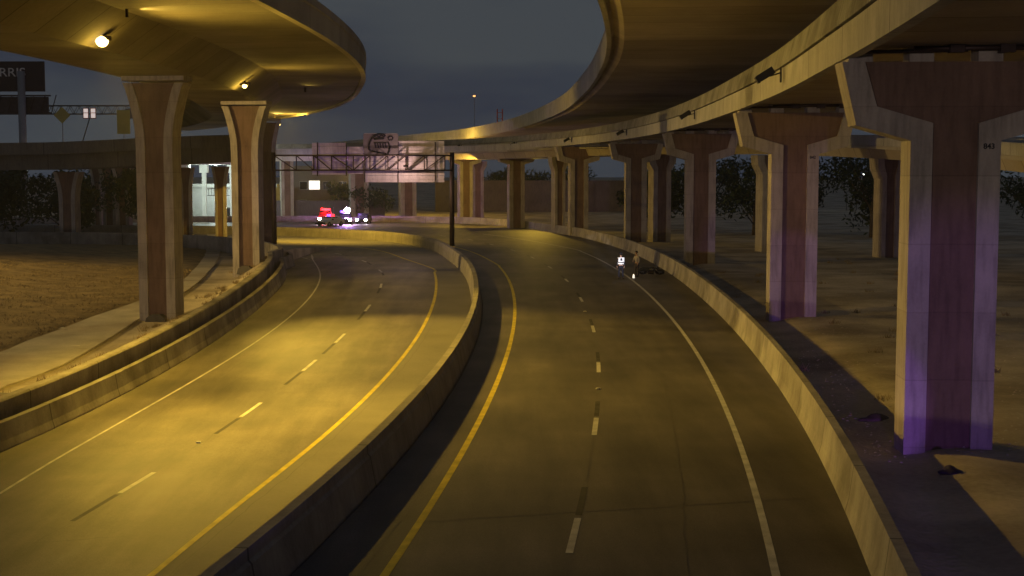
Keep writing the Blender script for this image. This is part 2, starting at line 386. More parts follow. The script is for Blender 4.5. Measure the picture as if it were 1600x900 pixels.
# second thin set of dashes on far lanes is not resolved by the photograph
stud_m = mat('reflector_marker', (0.8, 0.78, 0.7), 0.3, 0.1)
def stud(x, y, z):
    bm = BM(); pr = [(-0.09, 0), (0.09, 0), (0.06, 0.035), (-0.06, 0.035)]
    prism(bm, pr, -0.06, 0.06); o = obj('road_stud', bm, stud_m); o.location = (x, y, z+0.006); return o
for (px, py, zf, lab) in ((935,608,zr,'small white road stud nearest the camera on the outer road lane line'),
                          (914,487,zr,'small white road stud on the outer road lane line, beyond the nearest one'),
                          (310,692,zl,'small white road stud on the broken lane line of the inner road')):
    x, y = onroad(px, py, zf); tag(stud(x, y, zf(y)), lab, 'road stud', 'reflective studs on the lane lines')

# ------------------------------------------------------------------ ground: one sheet, columns follow the road curves
def xof(P):
    pts = [(p.y, p.x) for p in P if p.y < 112 or False]
    def f(y):
        if y >= pts[-1][0]:
            s = (pts[-1][1]-pts[-4][1])/(pts[-1][0]-pts[-4][0]); return pts[-1][1] + s*(min(y, 150)-pts[-1][0])
        if y <= pts[0][0]: return pts[0][1]
        for i in range(1, len(pts)):
            if pts[i][0] >= y:
                a, b = pts[i-1], pts[i]; return a[1] + (b[1]-a[1])*(y-a[0])/(b[0]-a[0]+1e-9)
    return f
fLb, fMt, fRb = xof(Lbar), xof(MedT), xof(Rbar)
def bank(y, u):      # height of the left verge, u metres left of the wall
    return zl(y) + 1.05 - (0.75 + 0.5*sst(75, 100, y))*sst(0, 2.5, u) + 1.9*sst(7, 34, u)
def gh(px_, y):
    xl = fLb(y) - 1.3; xm = fMt(y) + 0.1; xr = fRb(y) + 0.3
    f = 1 - sst(108, 150, y)
    base = zr(y) - 0.06
    n = noise.noise(Vector((px_*0.12, y*0.12, 0)))*0.18 + noise.noise(Vector((px_*0.5, y*0.5, 3)))*0.05
    if px_ <= xl + 1e-4:
        u = xl - px_; h = bank(y, u) + (n if u > 9 else n*0.15)
    elif px_ < xm: h = zl(y) - 0.15
    elif px_ < xr + 1e-4: h = zr(y) - 0.15
    else:
        u = px_ - xr; h = zr(y) + 0.02 + n*sst(2.5, 5, u) - 0.22*sst(0.2, 1.2, u)*(1-sst(2.0, 3.6, u))
    return h*f + (base + n*0.3*sst(-20, -60, px_) )*(1-f)
rows = [-60, -40, -30] + list(range(-20, 160, 2)) + list(range(160, 300, 10)) + [320, 360, 420, 500, 620, 800, 1100, 1600]
bm = BM(); G = []
for y in rows:
    xl, xm, xr = fLb(y)-1.3, fMt(y)+0.1, fRb(y)+0.3
    xs = [-1500, -700, -300, -160] + [xl-u for u in (110, 80, 60, 48, 40, 34, 28, 23, 19, 16, 13, 11, 9, 7, 5, 3.5, 2.2, 1.2, 0.5, 0)] + [xl+0.02, xl+1.3, xm-3, xm-0.02, xm, (xm+xr)/2, xr-0.02, xr]
    xs += [xr+u for u in (0.3, 0.7, 1.2, 1.6, 2.0, 2.5, 3, 3.6, 4.3, 5, 6, 7, 8, 9.5, 11, 13, 15, 18, 21, 25, 30, 36, 44, 60, 80, 120)] + [300, 700, 1500]
    G.append([bm.verts.new((x, y, gh(x, y))) for x in xs])
for i in range(len(G)-1):
    for k in range(len(G[0])-1): bm.faces.new((G[i][k], G[i][k+1], G[i+1][k+1], G[i+1][k]))
gro = tag(obj('ground', bm, M['dirt'], smooth=True), kind='structure')

# concrete apron (drainage flume) and dry grass of the left verge
def onbank(px, py):
    z = -0.4
    for _ in range(40):
        p = atz(px, py, z); z = 0.6*z + 0.4*(gh(p.x, p.y) + 0.08)
    return Vector((p.x, p.y))
A1 = catmull([Vector((-17.6, 26)), Vector((-18.2, 38))] + [onbank(*q) for q in ((0,606),(75,581),(150,541),(214,500),(290,455),(326,424),(343,397),(345,372),(331,352),(306,341))], 2)
A2 = catmull([Vector((-23.5, 26)), Vector((-23.5, 38))] + [onbank(*q) for q in ((0,550),(75,522),(150,493),(214,472),(270,448),(306,418),(322,393),(325,371),(313,354),(292,344))], 2)
A1 = resample(A1, 90); A2 = resample(A2, 90)
bm = BM(); uv = bm.loops.layers.uv.verify(); R_ = []
for i, (p, q_) in enumerate(zip(A1, A2)):
    row = []
    jj = 0.25*noise.noise(Vector((p.y*0.3, 5, 0)))
    for k in range(7):
        c = p.lerp(q_, k/6*(1+jj*0.3)); row.append(bm.verts.new((c.x, c.y, gh(c.x, c.y)+0.10)))
    row.append(bm.verts.new((p.x+.03, p.y, gh(p.x, p.y)-0.1))); R_.append(row)
for i in range(len(R_)-1):
    for k in range(6): bm.faces.new((R_[i][k], R_[i][k+1], R_[i+1][k+1], R_[i+1][k]))
    bm.faces.new((R_[i][0], R_[i+1][0], R_[i+1][7], R_[i][7]))
bmesh.ops.recalc_face_normals(bm, faces=bm.faces[:])
tag(obj('apron_path', bm, M['apron']), kind='structure')
def a2x(y):
    q = min(A2, key=lambda p: abs(p.y-y)); return q.x
# grass slope sheet
bm = BM(); G2 = []
for yy in range(20, 152, 2):
    xa = a2x(yy) + 0.15 - 0.3*noise.noise(Vector((yy*0.7, 1, 1)))
    G2.append([bm.verts.new((xa-u, yy, gh(xa-u, yy)+0.14*sst(-0.1, 0.8, u)-0.02)) for u in (0, .4, 1, 2, 3.5, 5, 7, 10, 13, 17, 22, 28, 36, 50, 70)])
for i in range(len(G2)-1):
    for k in range(14): bm.faces.new((G2[i][k+1], G2[i][k], G2[i+1][k], G2[i+1][k+1]))
tag(obj('grass_slope', bm, M['drygrass'], smooth=True), kind='structure')
bm = BM()
for _ in range(34000):
    yy = 44 + 62*random.random()**0.8; 
    xa = a2x(yy)
    u = 0.1 + 22*random.random()**1.2
    if noise.noise(Vector(((xa-u)*0.4, yy*0.4, 7))) < -0.25: continue
    x = xa-u; z = gh(x, yy)+0.1; a = random.random()*6.28; hgt = random.uniform(0.04, 0.13); wd = 0.022
    dx, dy = math.cos(a)*wd, math.sin(a)*wd; lx, ly = random.uniform(-.12, .12), random.uniform(-.12, .12)
    v = [bm.verts.new(c) for c in ((x-dx, yy-dy, z), (x+dx, yy+dy, z), (x+lx, yy+ly, z+hgt))]; bm.faces.new(v)
tag(obj('grass', bm, M['blade']), 'dry brown grass covering the slope left of the pale concrete apron', 'grass', kind='stuff')

# ------------------------------------------------------------------ barriers
def barrier(name, P, prof, zf, m, label, h=None):
    bm = BM(); sweep(bm, P, prof, zprof(zf)); o = obj(name, bm, m); tag(o, label, 'barrier'); return o
jersey_r = [(-0.02, -0.2), (-0.02, 0.05), (0.05, 0.32), (0.14, 1.05), (0.36, 1.05), (0.44, -0.2)]
barrier('concrete_barrier', Rbar, jersey_r, zr, M['barrier'], 'long pale concrete barrier curving along the right edge of the outer road')
def med_prof(p):
    k = sst(62, 95, p.y); hh = 0.96 + 0.11*k; zb = zl(p.y) - zr(p.y) - 0.2
    return [(-0.12, zb), (-0.03-0.06*k, hh-0.35), (0.0, hh), (0.24+0.04*k, hh), (0.25+0.05*k, hh-0.22), (0.31+0.05*k, hh-0.28), (0.42+0.06*k, 0.08), (0.48+0.04*k, -0.2)]
barrier('median_barrier', MedT, med_prof, zr, M['median'], 'continuous median wall between the two roads, curving away past the gantry post')
barrier('traffic_barrier', Lbar, [(0.02, -0.2), (0.02, 0.05), (-0.06, 0.3), (-0.15, 0.88), (-0.4, 0.88), (-0.42, -0.2)], zl, M['barrier'], 'low concrete traffic barrier along the left edge of the inner road')
bm = BM(); sweep(bm, off(Lbar, -0.88), [(0, -0.2), (0, 1.30), (-0.06, 1.36), (-0.4, 1.36), (-0.42, -0.2)], zprof(zl))
tag(obj('retaining_wall', bm, M['barrier']), 'concrete retaining wall with pale coping just behind the low left barrier', 'wall')

# ------------------------------------------------------------------ bridge decks
def deck(name, label, ref, zb, prof_box, prof_slab, prof_par, mats, z_of=None):
    """three parts carried along the same plan curve"""
    root = empty(name, (ref[0].x, ref[0].y, 0)); tag(root, label, 'overpass')
    inv = Matrix.Translation((-ref[0].x, -ref[0].y, 0))
    zf = z_of if z_of else (lambda i, p: zb)
    for nm, prs, m in (('girder', prof_box, mats[0]), ('deck_slab', prof_slab, mats[1]), ('parapet', prof_par, mats[2])):
        for pr in prs:
            bm = BM(); sweep(bm, ref, pr, zf); bmesh.ops.transform(bm, matrix=inv, verts=bm.verts)
            obj(nm, bm, m, root)
    return root
# left flyover (reference curve = its right edge)
E3 = catmull([Vector(p) for p in ((-13.5,-30), (-12.2,0), (-10.8,22), (-9.5,42), (-8.8,55), (-8.45,66), (-8.6,78), (-9.4,90), (-11.0,103), (-14.0,122), (-18.5,141), (-26,163), (-33,177))], 2)
deck('left_flyover', 'wide curved concrete flyover overhead at the left, sodium lamps fixed beneath it', E3, 12.3,
     [[(-12.0, 0.012), (-7.8, 0.012), (-6.0, 1.30), (-13.8, 1.30)]],
     [[(-15.4, 1.42), (-13.7, 1.28), (-4.7, 1.28), (-0.25, 1.38), (-0.25, 1.62), (-15.4, 1.62)]],
     [[(-0.3, 1.2), (0, 1.2), (0, 2.15), (0.05, 2.2), (0.05, 2.55), (-0.2, 2.55), (-0.3, 1.6)], [(-15.7, 1.3), (-15.4, 1.3), (-15.4, 2.5), (-15.7, 2.5)]],
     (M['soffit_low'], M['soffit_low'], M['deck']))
# right viaduct O1 (reference = its left fascia line)
F1 = [(1560,-100),(1445,0),(1346,88),(1290,111),(1137,178),(1024,210),(934,228)]
f1 = [atz(a, b, 10.45) for a, b in ((1445,0),(1346,70),(1290,111),(1137,178),(1024,210.5),(934,226.5))]
E1 = catmull([Vector(p) for p in ((0.0,-30), (4.3,0), (6.4,16), (8.1,30), (9.15,40.6), (10.4,55), (11.3,72), (12.0,93), (11.9,116), (10.6,140), (7.6,165), (2.0,190), (-6,212), (-20,236), (-45,262), (-90,285))], 2)
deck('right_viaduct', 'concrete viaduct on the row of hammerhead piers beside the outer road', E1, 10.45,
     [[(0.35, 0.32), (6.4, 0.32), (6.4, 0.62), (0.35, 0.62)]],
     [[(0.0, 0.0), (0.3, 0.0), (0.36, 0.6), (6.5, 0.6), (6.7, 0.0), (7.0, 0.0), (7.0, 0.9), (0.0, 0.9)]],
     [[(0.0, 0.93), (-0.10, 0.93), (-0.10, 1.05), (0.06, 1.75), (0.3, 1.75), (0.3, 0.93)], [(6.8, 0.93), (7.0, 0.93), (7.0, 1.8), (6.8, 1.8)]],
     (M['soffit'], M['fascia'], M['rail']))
# high flyover O2, reference = its left edge, falls away at its far end
raw2 = [(903,-70,14.0),(928,0,14.0),(945,50,14.0),(949,88,14.0),(940,118,14.0),(913,155,14.0),(870,185,14.0),(800,208,13.7),(720,222,12.9),(640,229.5,12.2),(560,236,11.6),(430,245,10.9),(300,249,10.5),(150,252,10.2)]
pz = [atz(*r) for r in raw2]
E2p = [Vector((1.5,-40,14.0)), Vector((2.2,0,14.0))] + [p.copy() for p in pz]
sm = catmull(E2p, 3)
E2 = [Vector((p.x, p.y)) for p in sm]; Z2 = [p.z for p in sm]
deck('high_flyover', 'highest curved flyover overhead at the right, its pale parapet edge against the sky', E2, 14.0,
     [[(0.9, 0.42), (12.9, 0.42), (13.4, 0.68), (0.4, 0.68)]],
     [[(0.0, 0.62), (0.25, 0.62), (0.35, 0.70), (13.6, 0.70), (13.6, 1.0), (0.0, 1.0)]],
     [[(-0.05, 0.5), (0.2, 0.5), (0.25, 1.1), (0.2, 2.5), (-0.02, 2.5), (-0.02, 2.1), (-0.08, 2.05), (-0.08, 1.2)], [(13.5, 0.6), (13.8, 0.6), (13.8, 2.4), (13.5, 2.4)]],
     (M['soffit'], M['soffit'], M['fascia']), z_of=lambda i, p: Z2[i])
# far right ramp O6
sm6 = catmull([Vector(p) for p in ((36,30,4.6), (35,60,5.9), (33.4,85,7.0), (31.0,112,8.2), (26,135,8.9), (18,155,9.2), (8,178,9.2), (-6,205,9.0), (-30,236,9.0), (-70,260,9.0))], 3)
E6 = [Vector((p.x, p.y)) for p in sm6]; Z6 = [p.z for p in sm6]
deck('far_ramp', 'lower concrete ramp behind the row of hammerhead piers at the right', E6, 8.2,
     [[(0.6, 0.02), (7.0, 0.02), (7.4, 0.9), (0.2, 0.9)]], [[(-0.6, 0.88), (8.2, 0.88), (8.2, 1.15), (-0.6, 1.15)]],
     [[(-0.6, 1.16), (-0.3, 1.16), (-0.3, 2.0), (-0.6, 2.0)], [(7.9, 1.16), (8.2, 1.16), (8.2, 2.0), (7.9, 2.0)]],
     (M['soffit'], M['deck'], M['fascia']), z_of=lambda i, p: Z6[i])
dkc = mat('dimmed_ramp_concrete', (0.17, 0.15, 0.125), 0.9, 0.2, 0.4, 6, joints=8.0, streak=0.2)  # base colour darkened so the ramp looks less lit
# left far ramp O4 (crossing view, reference = its near edge)
sm4 = catmull([Vector(p) for p in ((-130,150,6.6), (-95,152,7.0), (-56,151,7.45), (-48,150,7.55), (-40,149,7.9), (-33,149,8.2), (-27,151,8.4))], 3)
E4 = [Vector((p.x, p.y)) for p in sm4]; Z4 = [p.z for p in sm4]
deck('distant_ramp', 'dim elevated ramp crossing behind the first left pier at the far left', E4, 7.6,
     [[(0, 0.0), (0, 1.6), (-7.5, 1.6), (-7.5, 0.0), (-6.5, 0.0), (-6.5, 1.2), (-1, 1.2), (-1, 0.0)]], [[(0.9, 1.65), (0.9, 1.95), (-8.4, 1.95), (-8.4, 1.65)]],
     [[(0.95, 1.6), (1.0, 2.9), (0.7, 2.9), (0.7, 1.96), (0.85, 1.6)]], (dkc, dkc, dkc), z_of=lambda i, p: Z4[i])

# ------------------------------------------------------------------ piers
def mirror(pts): return [(-x, z) for x, z in pts][::-1]
def pier(name, loc, rz, z0, zt, outer, inner, depth, label, group, recess=0.13, text=None, panel_w=None):
    """outer/inner: right half outlines from base to top [(x,z)]; flanges between them, sunken panel inside"""
    r = empty(name, (loc[0], loc[1], 0), rz); tag(r, label, 'pier', group)
    for sgn in (1, -1):
        pts = outer + inner[::-1]; pts = [(x*sgn, z) for x, z in pts]
        bm = BM(); prism(bm, pts, -depth/2, depth/2); obj('flange', bm, M['flange'], r)
    pts = [(x+0.03, z) for x, z in inner]; bm = BM(); prism(bm, pts + mirror(pts), -depth/2+recess, depth/2-recess); obj('panel', bm, M['panel'], r)
    if text:
        t = text_mesh('number', text, 0.2, M['ink'], r, align='CENTER')
        t.location = ((outer[0][0]+inner[0][0])/2-0.02, -depth/2-0.003, zt-2.4); t.rotation_euler = (PI/2, 0, 0)
    return r
def hammer(loc, rz, z0, zt=10.45, label='', s=1.0, text=None, group='hammerhead piers under the right viaduct', bearings=True):
    o = [(1.18,z0-0.6), (1.18,zt-2.18), (2.62,zt-1.78), (3.02,zt-0.1)]
    i = [(0.60,z0-0.6), (0.60,zt-1.72), (2.08,zt-1.28), (2.42,zt-0.1)]
    r = pier('hammerhead_pier', loc, rz, z0, zt, o, i, 1.15, label, group, text=text)
    for x in (-2.5, -0.9, 0.9, 2.5):
        bm = BM(); box(bm, x-0.32, x+0.32, -0.4, 0.4, zt-0.12, zt+0.34); obj('bearing_block', bm, M['flange'], r)
    return r
def tan_at(P, Y):
    i = next(k for k, p in enumerate(P) if p.y > Y); d = P[i+1]-P[i-1]; return math.atan2(-d.x, d.y)
hp = []
for px, py, lab, txt in ((1483,701,'nearest and largest hammerhead pier, tinged purple, brown centre strip','843'),
                 (1239,497,'second hammerhead pier along the viaduct, purple glow on its lower shaft','842'),
                 (1094,413,'third hammerhead pier along the viaduct, grey shaft just behind the barrier curve',None),
                 (993,378,'fourth hammerhead pier, dark, nearly touching the barrier above the two people',None)):
    x, y = onroad(px, py, zr); y += 0.6; hp.append((x, y)); hammer((x, y), tan_at(E1, y)*0.6, zr(y), label=lab, text=txt)
for px, Y, rz, lab in ((903, 176, 0.25, 'fifth hammerhead pier, dim, between two slender lit columns'), (806, 205, 0.35, 'far hammerhead pier with its left edge lit yellow above the bright barrier'),
                   (727, 232, 0.45, 'farthest hammerhead pier, just right of the gantry post')):
    x = (px-800)*Y/FPX; hammer((x, Y), rz, zr(Y), label=lab)
# piers of the far ramp and of the high flyover
def slab_pier(loc, rz, z0, zt, w, label, group, depth=1.4, cap=True):
    h = w/2
    o = [(h, z0-0.5), (h, zt-1.8), (h*1.5 if cap else h, zt-0.9), (h*1.6 if cap else h, zt+0.02)]; i = [(h*.5, z0-0.5), (h*.5, zt-1.5), (h*.8, zt-0.6), (h*.85, zt+0.02)]
    return pier('bridge_pier', loc, rz, z0, zt, o, i, depth, label, group)
for px, Y, zt, wd, rz, lab in ((1384, 121, 8.45, 1.7, 0.3, 'slender pier seen between the first and second hammerhead piers'),
                           (1200, 133, 8.85, 2.0, 0.3, 'pier half hidden behind the left edge of the second hammerhead pier'),
                           (1030, 157, 9.2, 2.2, 0.35, 'pier between the third and fourth hammerhead piers, left face faintly lit'),
                           (872, 186, 9.15, 1.5, 0.35, 'thin pier immediately left of the fifth hammerhead pier'),
                           (745, 250, 9.0, 2.2, 0.4, 'pier just behind the farthest hammerhead pier')):
    slab_pier(((px-800)*Y/FPX + 0.0, Y), rz, zr(Y), zt, wd, lab, 'piers of the far right ramp')
x6 = 38.2; slab_pier((x6, 97), 0.2, 0, 7.6, 1.9, 'pier at the right edge of the view, top corner only', 'piers of the far right ramp')
for px, Y, zt, wd, lab in ((449, 262, 10.4, 2.3, 'far yellow lit pier left of the police vehicles'), (561, 262, 11.2, 3.4, 'far pier right behind the purple flashing light'),
                           (637, 262, 11.6, 3.0, 'far yellow lit pier under the right end of the gantry sign')):
    slab_pier(((px-800)*Y/FPX, Y), 0.3, -1.3, zt, wd, lab, 'far piers beyond the outer barrier', depth=2, cap=False)

# flared piers under the left flyover
def flared(loc, rz, z0, zt, label, group='flared piers under the left flyover', k=1.0, name='flared_pier', cap=True):
    fl = [(0, 0), (0.0, 3.6), (0.05, 2.7), (0.16, 2.0), (0.33, 1.3), (0.52, 0.65), (0.66, 0.35)]
    o = [(0.98*k, z0-0.6)] + [((0.98+dx)*k, zt-dz) for dx, dz in fl[1:]]
    i = [(0.50*k, z0-0.6)] + [((0.50+dx)*k, zt-dz) for dx, dz in fl[1:]]
    r = pier(name, loc, rz, z0, zt, o, i, 1.25*k, label, group)
    if cap:
        bm = BM(); box(bm, -1.66*k, 1.66*k, -0.66*k, 0.66*k, zt-0.24, zt+0.02); obj('cap_slab', bm, M['flange'], r)
    return r
for px, zg, zb, py, lab in ((248, -0.75, 12.31, 500, 'nearest flared pier at the left, standing beside the pale concrete apron'), (386, -0.45, 12.31, 423, 'second flared pier at the left, beside the retaining wall'),
                        ):
    p = onbank(px, py); r = flared((p.x, p.y+0.7), -0.12, gh(p.x, p.y+.7), zb, lab)
    bm = BM(); prism(bm, [(-0.62, -0.3), (0.62, -0.3), (0.5, 0.12), (0.25, 0.3), (-0.25, 0.3), (-0.5, 0.12)], -0.95, -0.4); o = obj('footing', bm, M['median'], r); o.location = (0, 0, gh(p.x, p.y+.7)+0.05)
flared((-23.4, 133), 0.3, -0.6, 12.31, 'third flared pier, dark, partly hidden by the second one', k=0.8)
flared((-33.7, 161), 0.0, -0.8, 8.2, 'slim dark flared pier bounding the bright forecourt gap on its right', k=0.62, cap=False, group='piers of the distant left ramp')
flared((-38.6, 165), 0.0, -0.8, 8.1, 'slim dark flared pier bounding the bright forecourt gap on its left', k=0.62, cap=False, group='piers of the distant left ramp')
for px, Y, zt, kk, lab in ((103, 152, 7.55, 0.98, 'pale flared pier standing alone at the far left'), (170, 190, 8.0, 1.0, 'dim flared pier between the lone pale pier and the nearest left pier'),
                       (150, 200, 8.0, 0.7, 'thin dim pier right of the lone pale pier'), (190, 184, 8.0, 0.9, 'dim pier just left of the nearest left pier')):
    x = (px-800)*Y/FPX; flared((x, Y+1.5), -0.2, gh(x, Y)-0.1, zt+0.05, lab, 'piers of the distant left ramp', kk, cap=False)

# ------------------------------------------------------------------ lamps, floodlights
lens_y = emit('sodium_lens', (1.0, 0.70, 0.22), 9); lens_w = emit('white_lens', (0.95, 1.0, 0.92), 12)
def under_lamp(x, y, zc, r, label, tilt=0.0):
    """box luminaire hung from the soffit with a bulging lens"""
    e = empty('under_deck_lamp', (x, y, zc)); tag(e, label, 'lamp', 'sodium lamps under the left flyover')
    bm = BM(); tube(bm, (0, 0, 0.15), (0, 0, 0.4), 0.05); box(bm, -0.3, 0.3, -0.1, 0.26, 0.06, 0.22); obj('housing', bm, M['steel'], e)
    bm = BM(); ball(bm, (0, 0, 0), r, 1, 1, 0.9); o = obj('lens', bm, lens_y, e)
    return e
for (x, y, z, e_, tl), rad, lab in zip(LAMPS, (0.25, 0.15, 0.2), ('brightest sodium lamp under the left flyover, top left of the view', 'small sodium lamp under the left flyover above the second flared pier', 'distant sodium lamp low beneath the far end of the left flyover')):
    under_lamp(x, y, z, rad, lab)
def flood(loc, rz, label, s=1.0):
    e = empty('floodlight', loc, rz); e.scale = (s, s, s); tag(e, label, 'floodlight', 'floodlights on the viaduct fascia')
    bm = BM(); box(bm, -0.04, 0.04, -0.06, 0.06, -0.35, 0.35); tube(bm, (-0.02, 0, 0.1), (-0.5, 0, -0.05), 0.035); obj('bracket', bm, M['plastic'], e)
    R3 = Matrix.Translation((-0.72, 0, 0.02)) @ Matrix.Rotation(math.radians(-32), 4, 'Y')
    bm = BM(); box(bm, -0.42, 0.42, -0.24, 0.24, -0.17, 0.17, R3); box(bm, -0.5, -0.4, -0.28, 0.28, -0.2, 0.14, R3); obj('housing', bm, M['plastic'], e)
    bm = BM(); box(bm, -0.3, 0.36, -0.2, 0.2, -0.185, -0.172, R3); obj('lens', bm, M['plastic'], e)
    return e
for k, (px, py) in enumerate(((1222,130),(1085,175),(980,206),(891,219),(806,226),(726,230))):
    best = min(E1, key=lambda p: abs(800+FPX*(p.x)/max(1, p.y)-px) if p.y > 20 else 1e9)
    z = 10.45 + 0.85
    lab = ['nearest black floodlight on the pale viaduct fascia', 'second black floodlight along the viaduct fascia, above the third pier', 'third floodlight along the fascia, above the fourth pier',
           'fourth floodlight along the fascia, small and dark', 'fifth floodlight along the fascia, a tiny dark shape', 'last tiny floodlight on the fascia, beside the gantry post'][k]
    flood((best.x-0.12, best.y, z-0.25), tan_at(E1, best.y), lab, 0.8)
# conduits and pipes under the viaduct beside the pier tops
for (x, y), lab in zip(hp[:3], ('pipe run above the nearest hammerhead pier cap', 'pipe run above the second hammerhead pier cap', 'pipe run above the third hammerhead pier cap')):
    e = empty('drain_pipe', (x, y, 0), tan_at(E1, y)*0.6); tag(e, lab, 'pipe', 'pipes above the pier caps')
    bm = BM(); tube(bm, (-2.9, -0.75, 10.58), (0.2, -0.75, 10.62), 0.05); tube(bm, (-1.2, -0.78, 10.66), (2.8, -0.75, 10.70), 0.07); obj('pipe', bm, M['steel'], e)
    for xb in (-0.3, 1.0, 2.1):
        bm = BM(); box(bm, xb, xb+0.38, -0.95, -0.62, 10.55, 10.76); obj('junction_box', bm, M['steel'], e)

# grazing lamps close to the flyover soffit
def graze(loc, aim, power, label):
    e = empty('soffit_lamp', loc, math.atan2(aim[1]-loc[1], aim[0]-loc[0])); tag(e, label, 'lamp', 'small lamps on the flyover soffit')
    bm = BM(); box(bm, -0.08, 0.0, -0.07, 0.07, -0.03, 0.32); obj('housing', bm, M['steel'], e)
    light('soffit_light', 'SPOT', (loc[0]+(aim[0]-loc[0])*0.02, loc[1]+(aim[1]-loc[1])*.02, loc[2]), power, (1, 0.66, 0.12), 0.05, aim=aim, angle=75, blend=0.8)
graze((-14.6, 53.5, 13.30), (-9.0, 53.5, 13.72), 420, 'small soffit lamp throwing a bright fan across the left flyover')
graze((-15.2, 103, 13.2), (-11.5, 96, 13.66), 60, 'faint soffit lamp near the bulge of the left flyover')
graze((-26.3, 155, 13.25), (-17.5, 140, 13.78), 1200, 'small soffit lamp lighting the far curved edge of the left flyover')
# ------------------------------------------------------------------ sign gantry
def gantry():
    Y = 122.0; e = empty('sign_gantry', (-5.35, Y, 1.0)); tag(e, 'dark steel sign gantry over the inner road with a graffitied sign back', 'sign gantry')
    def P(px, py, d=0): p = aty(px, py, Y+d); return Vector((p.x+5.35, d, p.z-1.0))
    bm = BM(); b = P(706, 378); t = P(706, 238); tube(bm, (b.x, 0.3, -0.2), (t.x, 0.3, t.z), 0.22, 0.2, 12); obj('post', bm, M['steel'], e)
    bm = BM(); b = P(428, 378); tube(bm, (b.x, 0.3, -0.6), (b.x, 0.3, t.z), 0.22, 0.2, 12); obj('post', bm, M['steel'], e)
    bm = BM()
    xs = [428, 463, 490, 518, 552, 578, 606, 634, 663, 695, 706]
    for d in (0.0, 1.0):
        for yy in (243, 266): tube(bm, P(428, yy, d), P(706, yy, d), 0.065)
        for a in xs: tube(bm, P(a, 243, d), P(a, 266, d), 0.05)
        for k in range(len(xs)-2):
            a, c = xs[k], xs[k+1]
            if k < 4: tube(bm, P(a, 243, d), P(c, 266, d), 0.045)
            else: tube(bm, P(a, 266, d), P(c, 243, d), 0.045)
    for a in xs:
        for yy in (243, 266): tube(bm, P(a, yy, 0), P(a, yy, 1.0), 0.035)
    obj('truss', bm, M['steel'], e)
    def panel(x0, x1, y0, y1, name='sign_panel', m=M['signback']):
        p0 = P(x0, y1, 1.35); p1 = P(x1, y0, 1.35); bm = BM(); n = max(2, int((p1.z-p0.z)/0.3)); dz = (p1.z-p0.z)/n
        for k in range(n): box(bm, p0.x, p1.x, 1.35, 1.39, p0.z+k*dz+0.012, p0.z+(k+1)*dz-0.012)
        for k in range(1, n, 2): box(bm, p0.x+.05, p1.x-.05, 1.28, 1.348, p0.z+k*dz-0.04, p0.z+k*dz+0.04)
        return obj(name, bm, m, e)
    panel(488, 541, 223, 273); panel(543, 567, 229, 272); panel(569, 694, 220, 285); g = panel(569, 621, 208, 219.5)
    bm = BM()
    for a in (496, 541, 570, 622, 680): tube(bm, P(a, 222 if a != 570 else 209, 1.2), P(a, 285 if a > 560 else 275, 1.2), 0.05)
    obj('hanger', bm, M['steel'], e)
    # dark face plate carrying the sprayed tag
    p0 = P(568, 242, 1.15); p1 = P(622, 209, 1.15); bm = BM(); box(bm, p0.x, p1.x, 1.10, 1.15, p0.z, p1.z); fp = obj('tagged_panel', bm, mat('dull_panel', (0.19, 0.16, 0.18), 0.7, 0.15, 1, 10), e)
    bm = BM()
    def stroke(pp, r=0.06):
        q = [P(a, b_, 1.06) for a, b_ in pp]
        for i in range(len(q)-1): tube(bm, q[i], q[i+1], r, n=6)
    stroke([(601,210),(592,209),(585,211),(580,217),(577,224),(576,232),(580,236),(590,238),(600,240),(606,242),(608,236),(609,228),(606,222)], 0.085)
    stroke([(584,217),(600,216)], 0.11); stroke([(585,214),(588,211),(592,214),(596,211),(600,214),(602,211)], 0.05)
    stroke([(606,216),(608,213),(612,213),(614,216),(612,219),(608,219),(606,216)], 0.05)
    for a in (586, 590, 594, 598, 602): stroke([(a, 224), (a+1, 231)], 0.05)
    stroke([(584,223),(604,223)], 0.05)
    obj('graffiti', bm, M['ink'], e)
    bm = BM(); c = P(634, 257, -1.9); tube(bm, P(634, 266, 0), c+Vector((0, 0, -0.05)), 0.03); box(bm, c.x-0.2, c.x+0.2, c.y-0.12, c.y+0.1, c.z-0.22, c.z-0.04); obj('added_sign_lamp', bm, M['steel'], e)  # housing made up to carry the added sign fill
gantry()

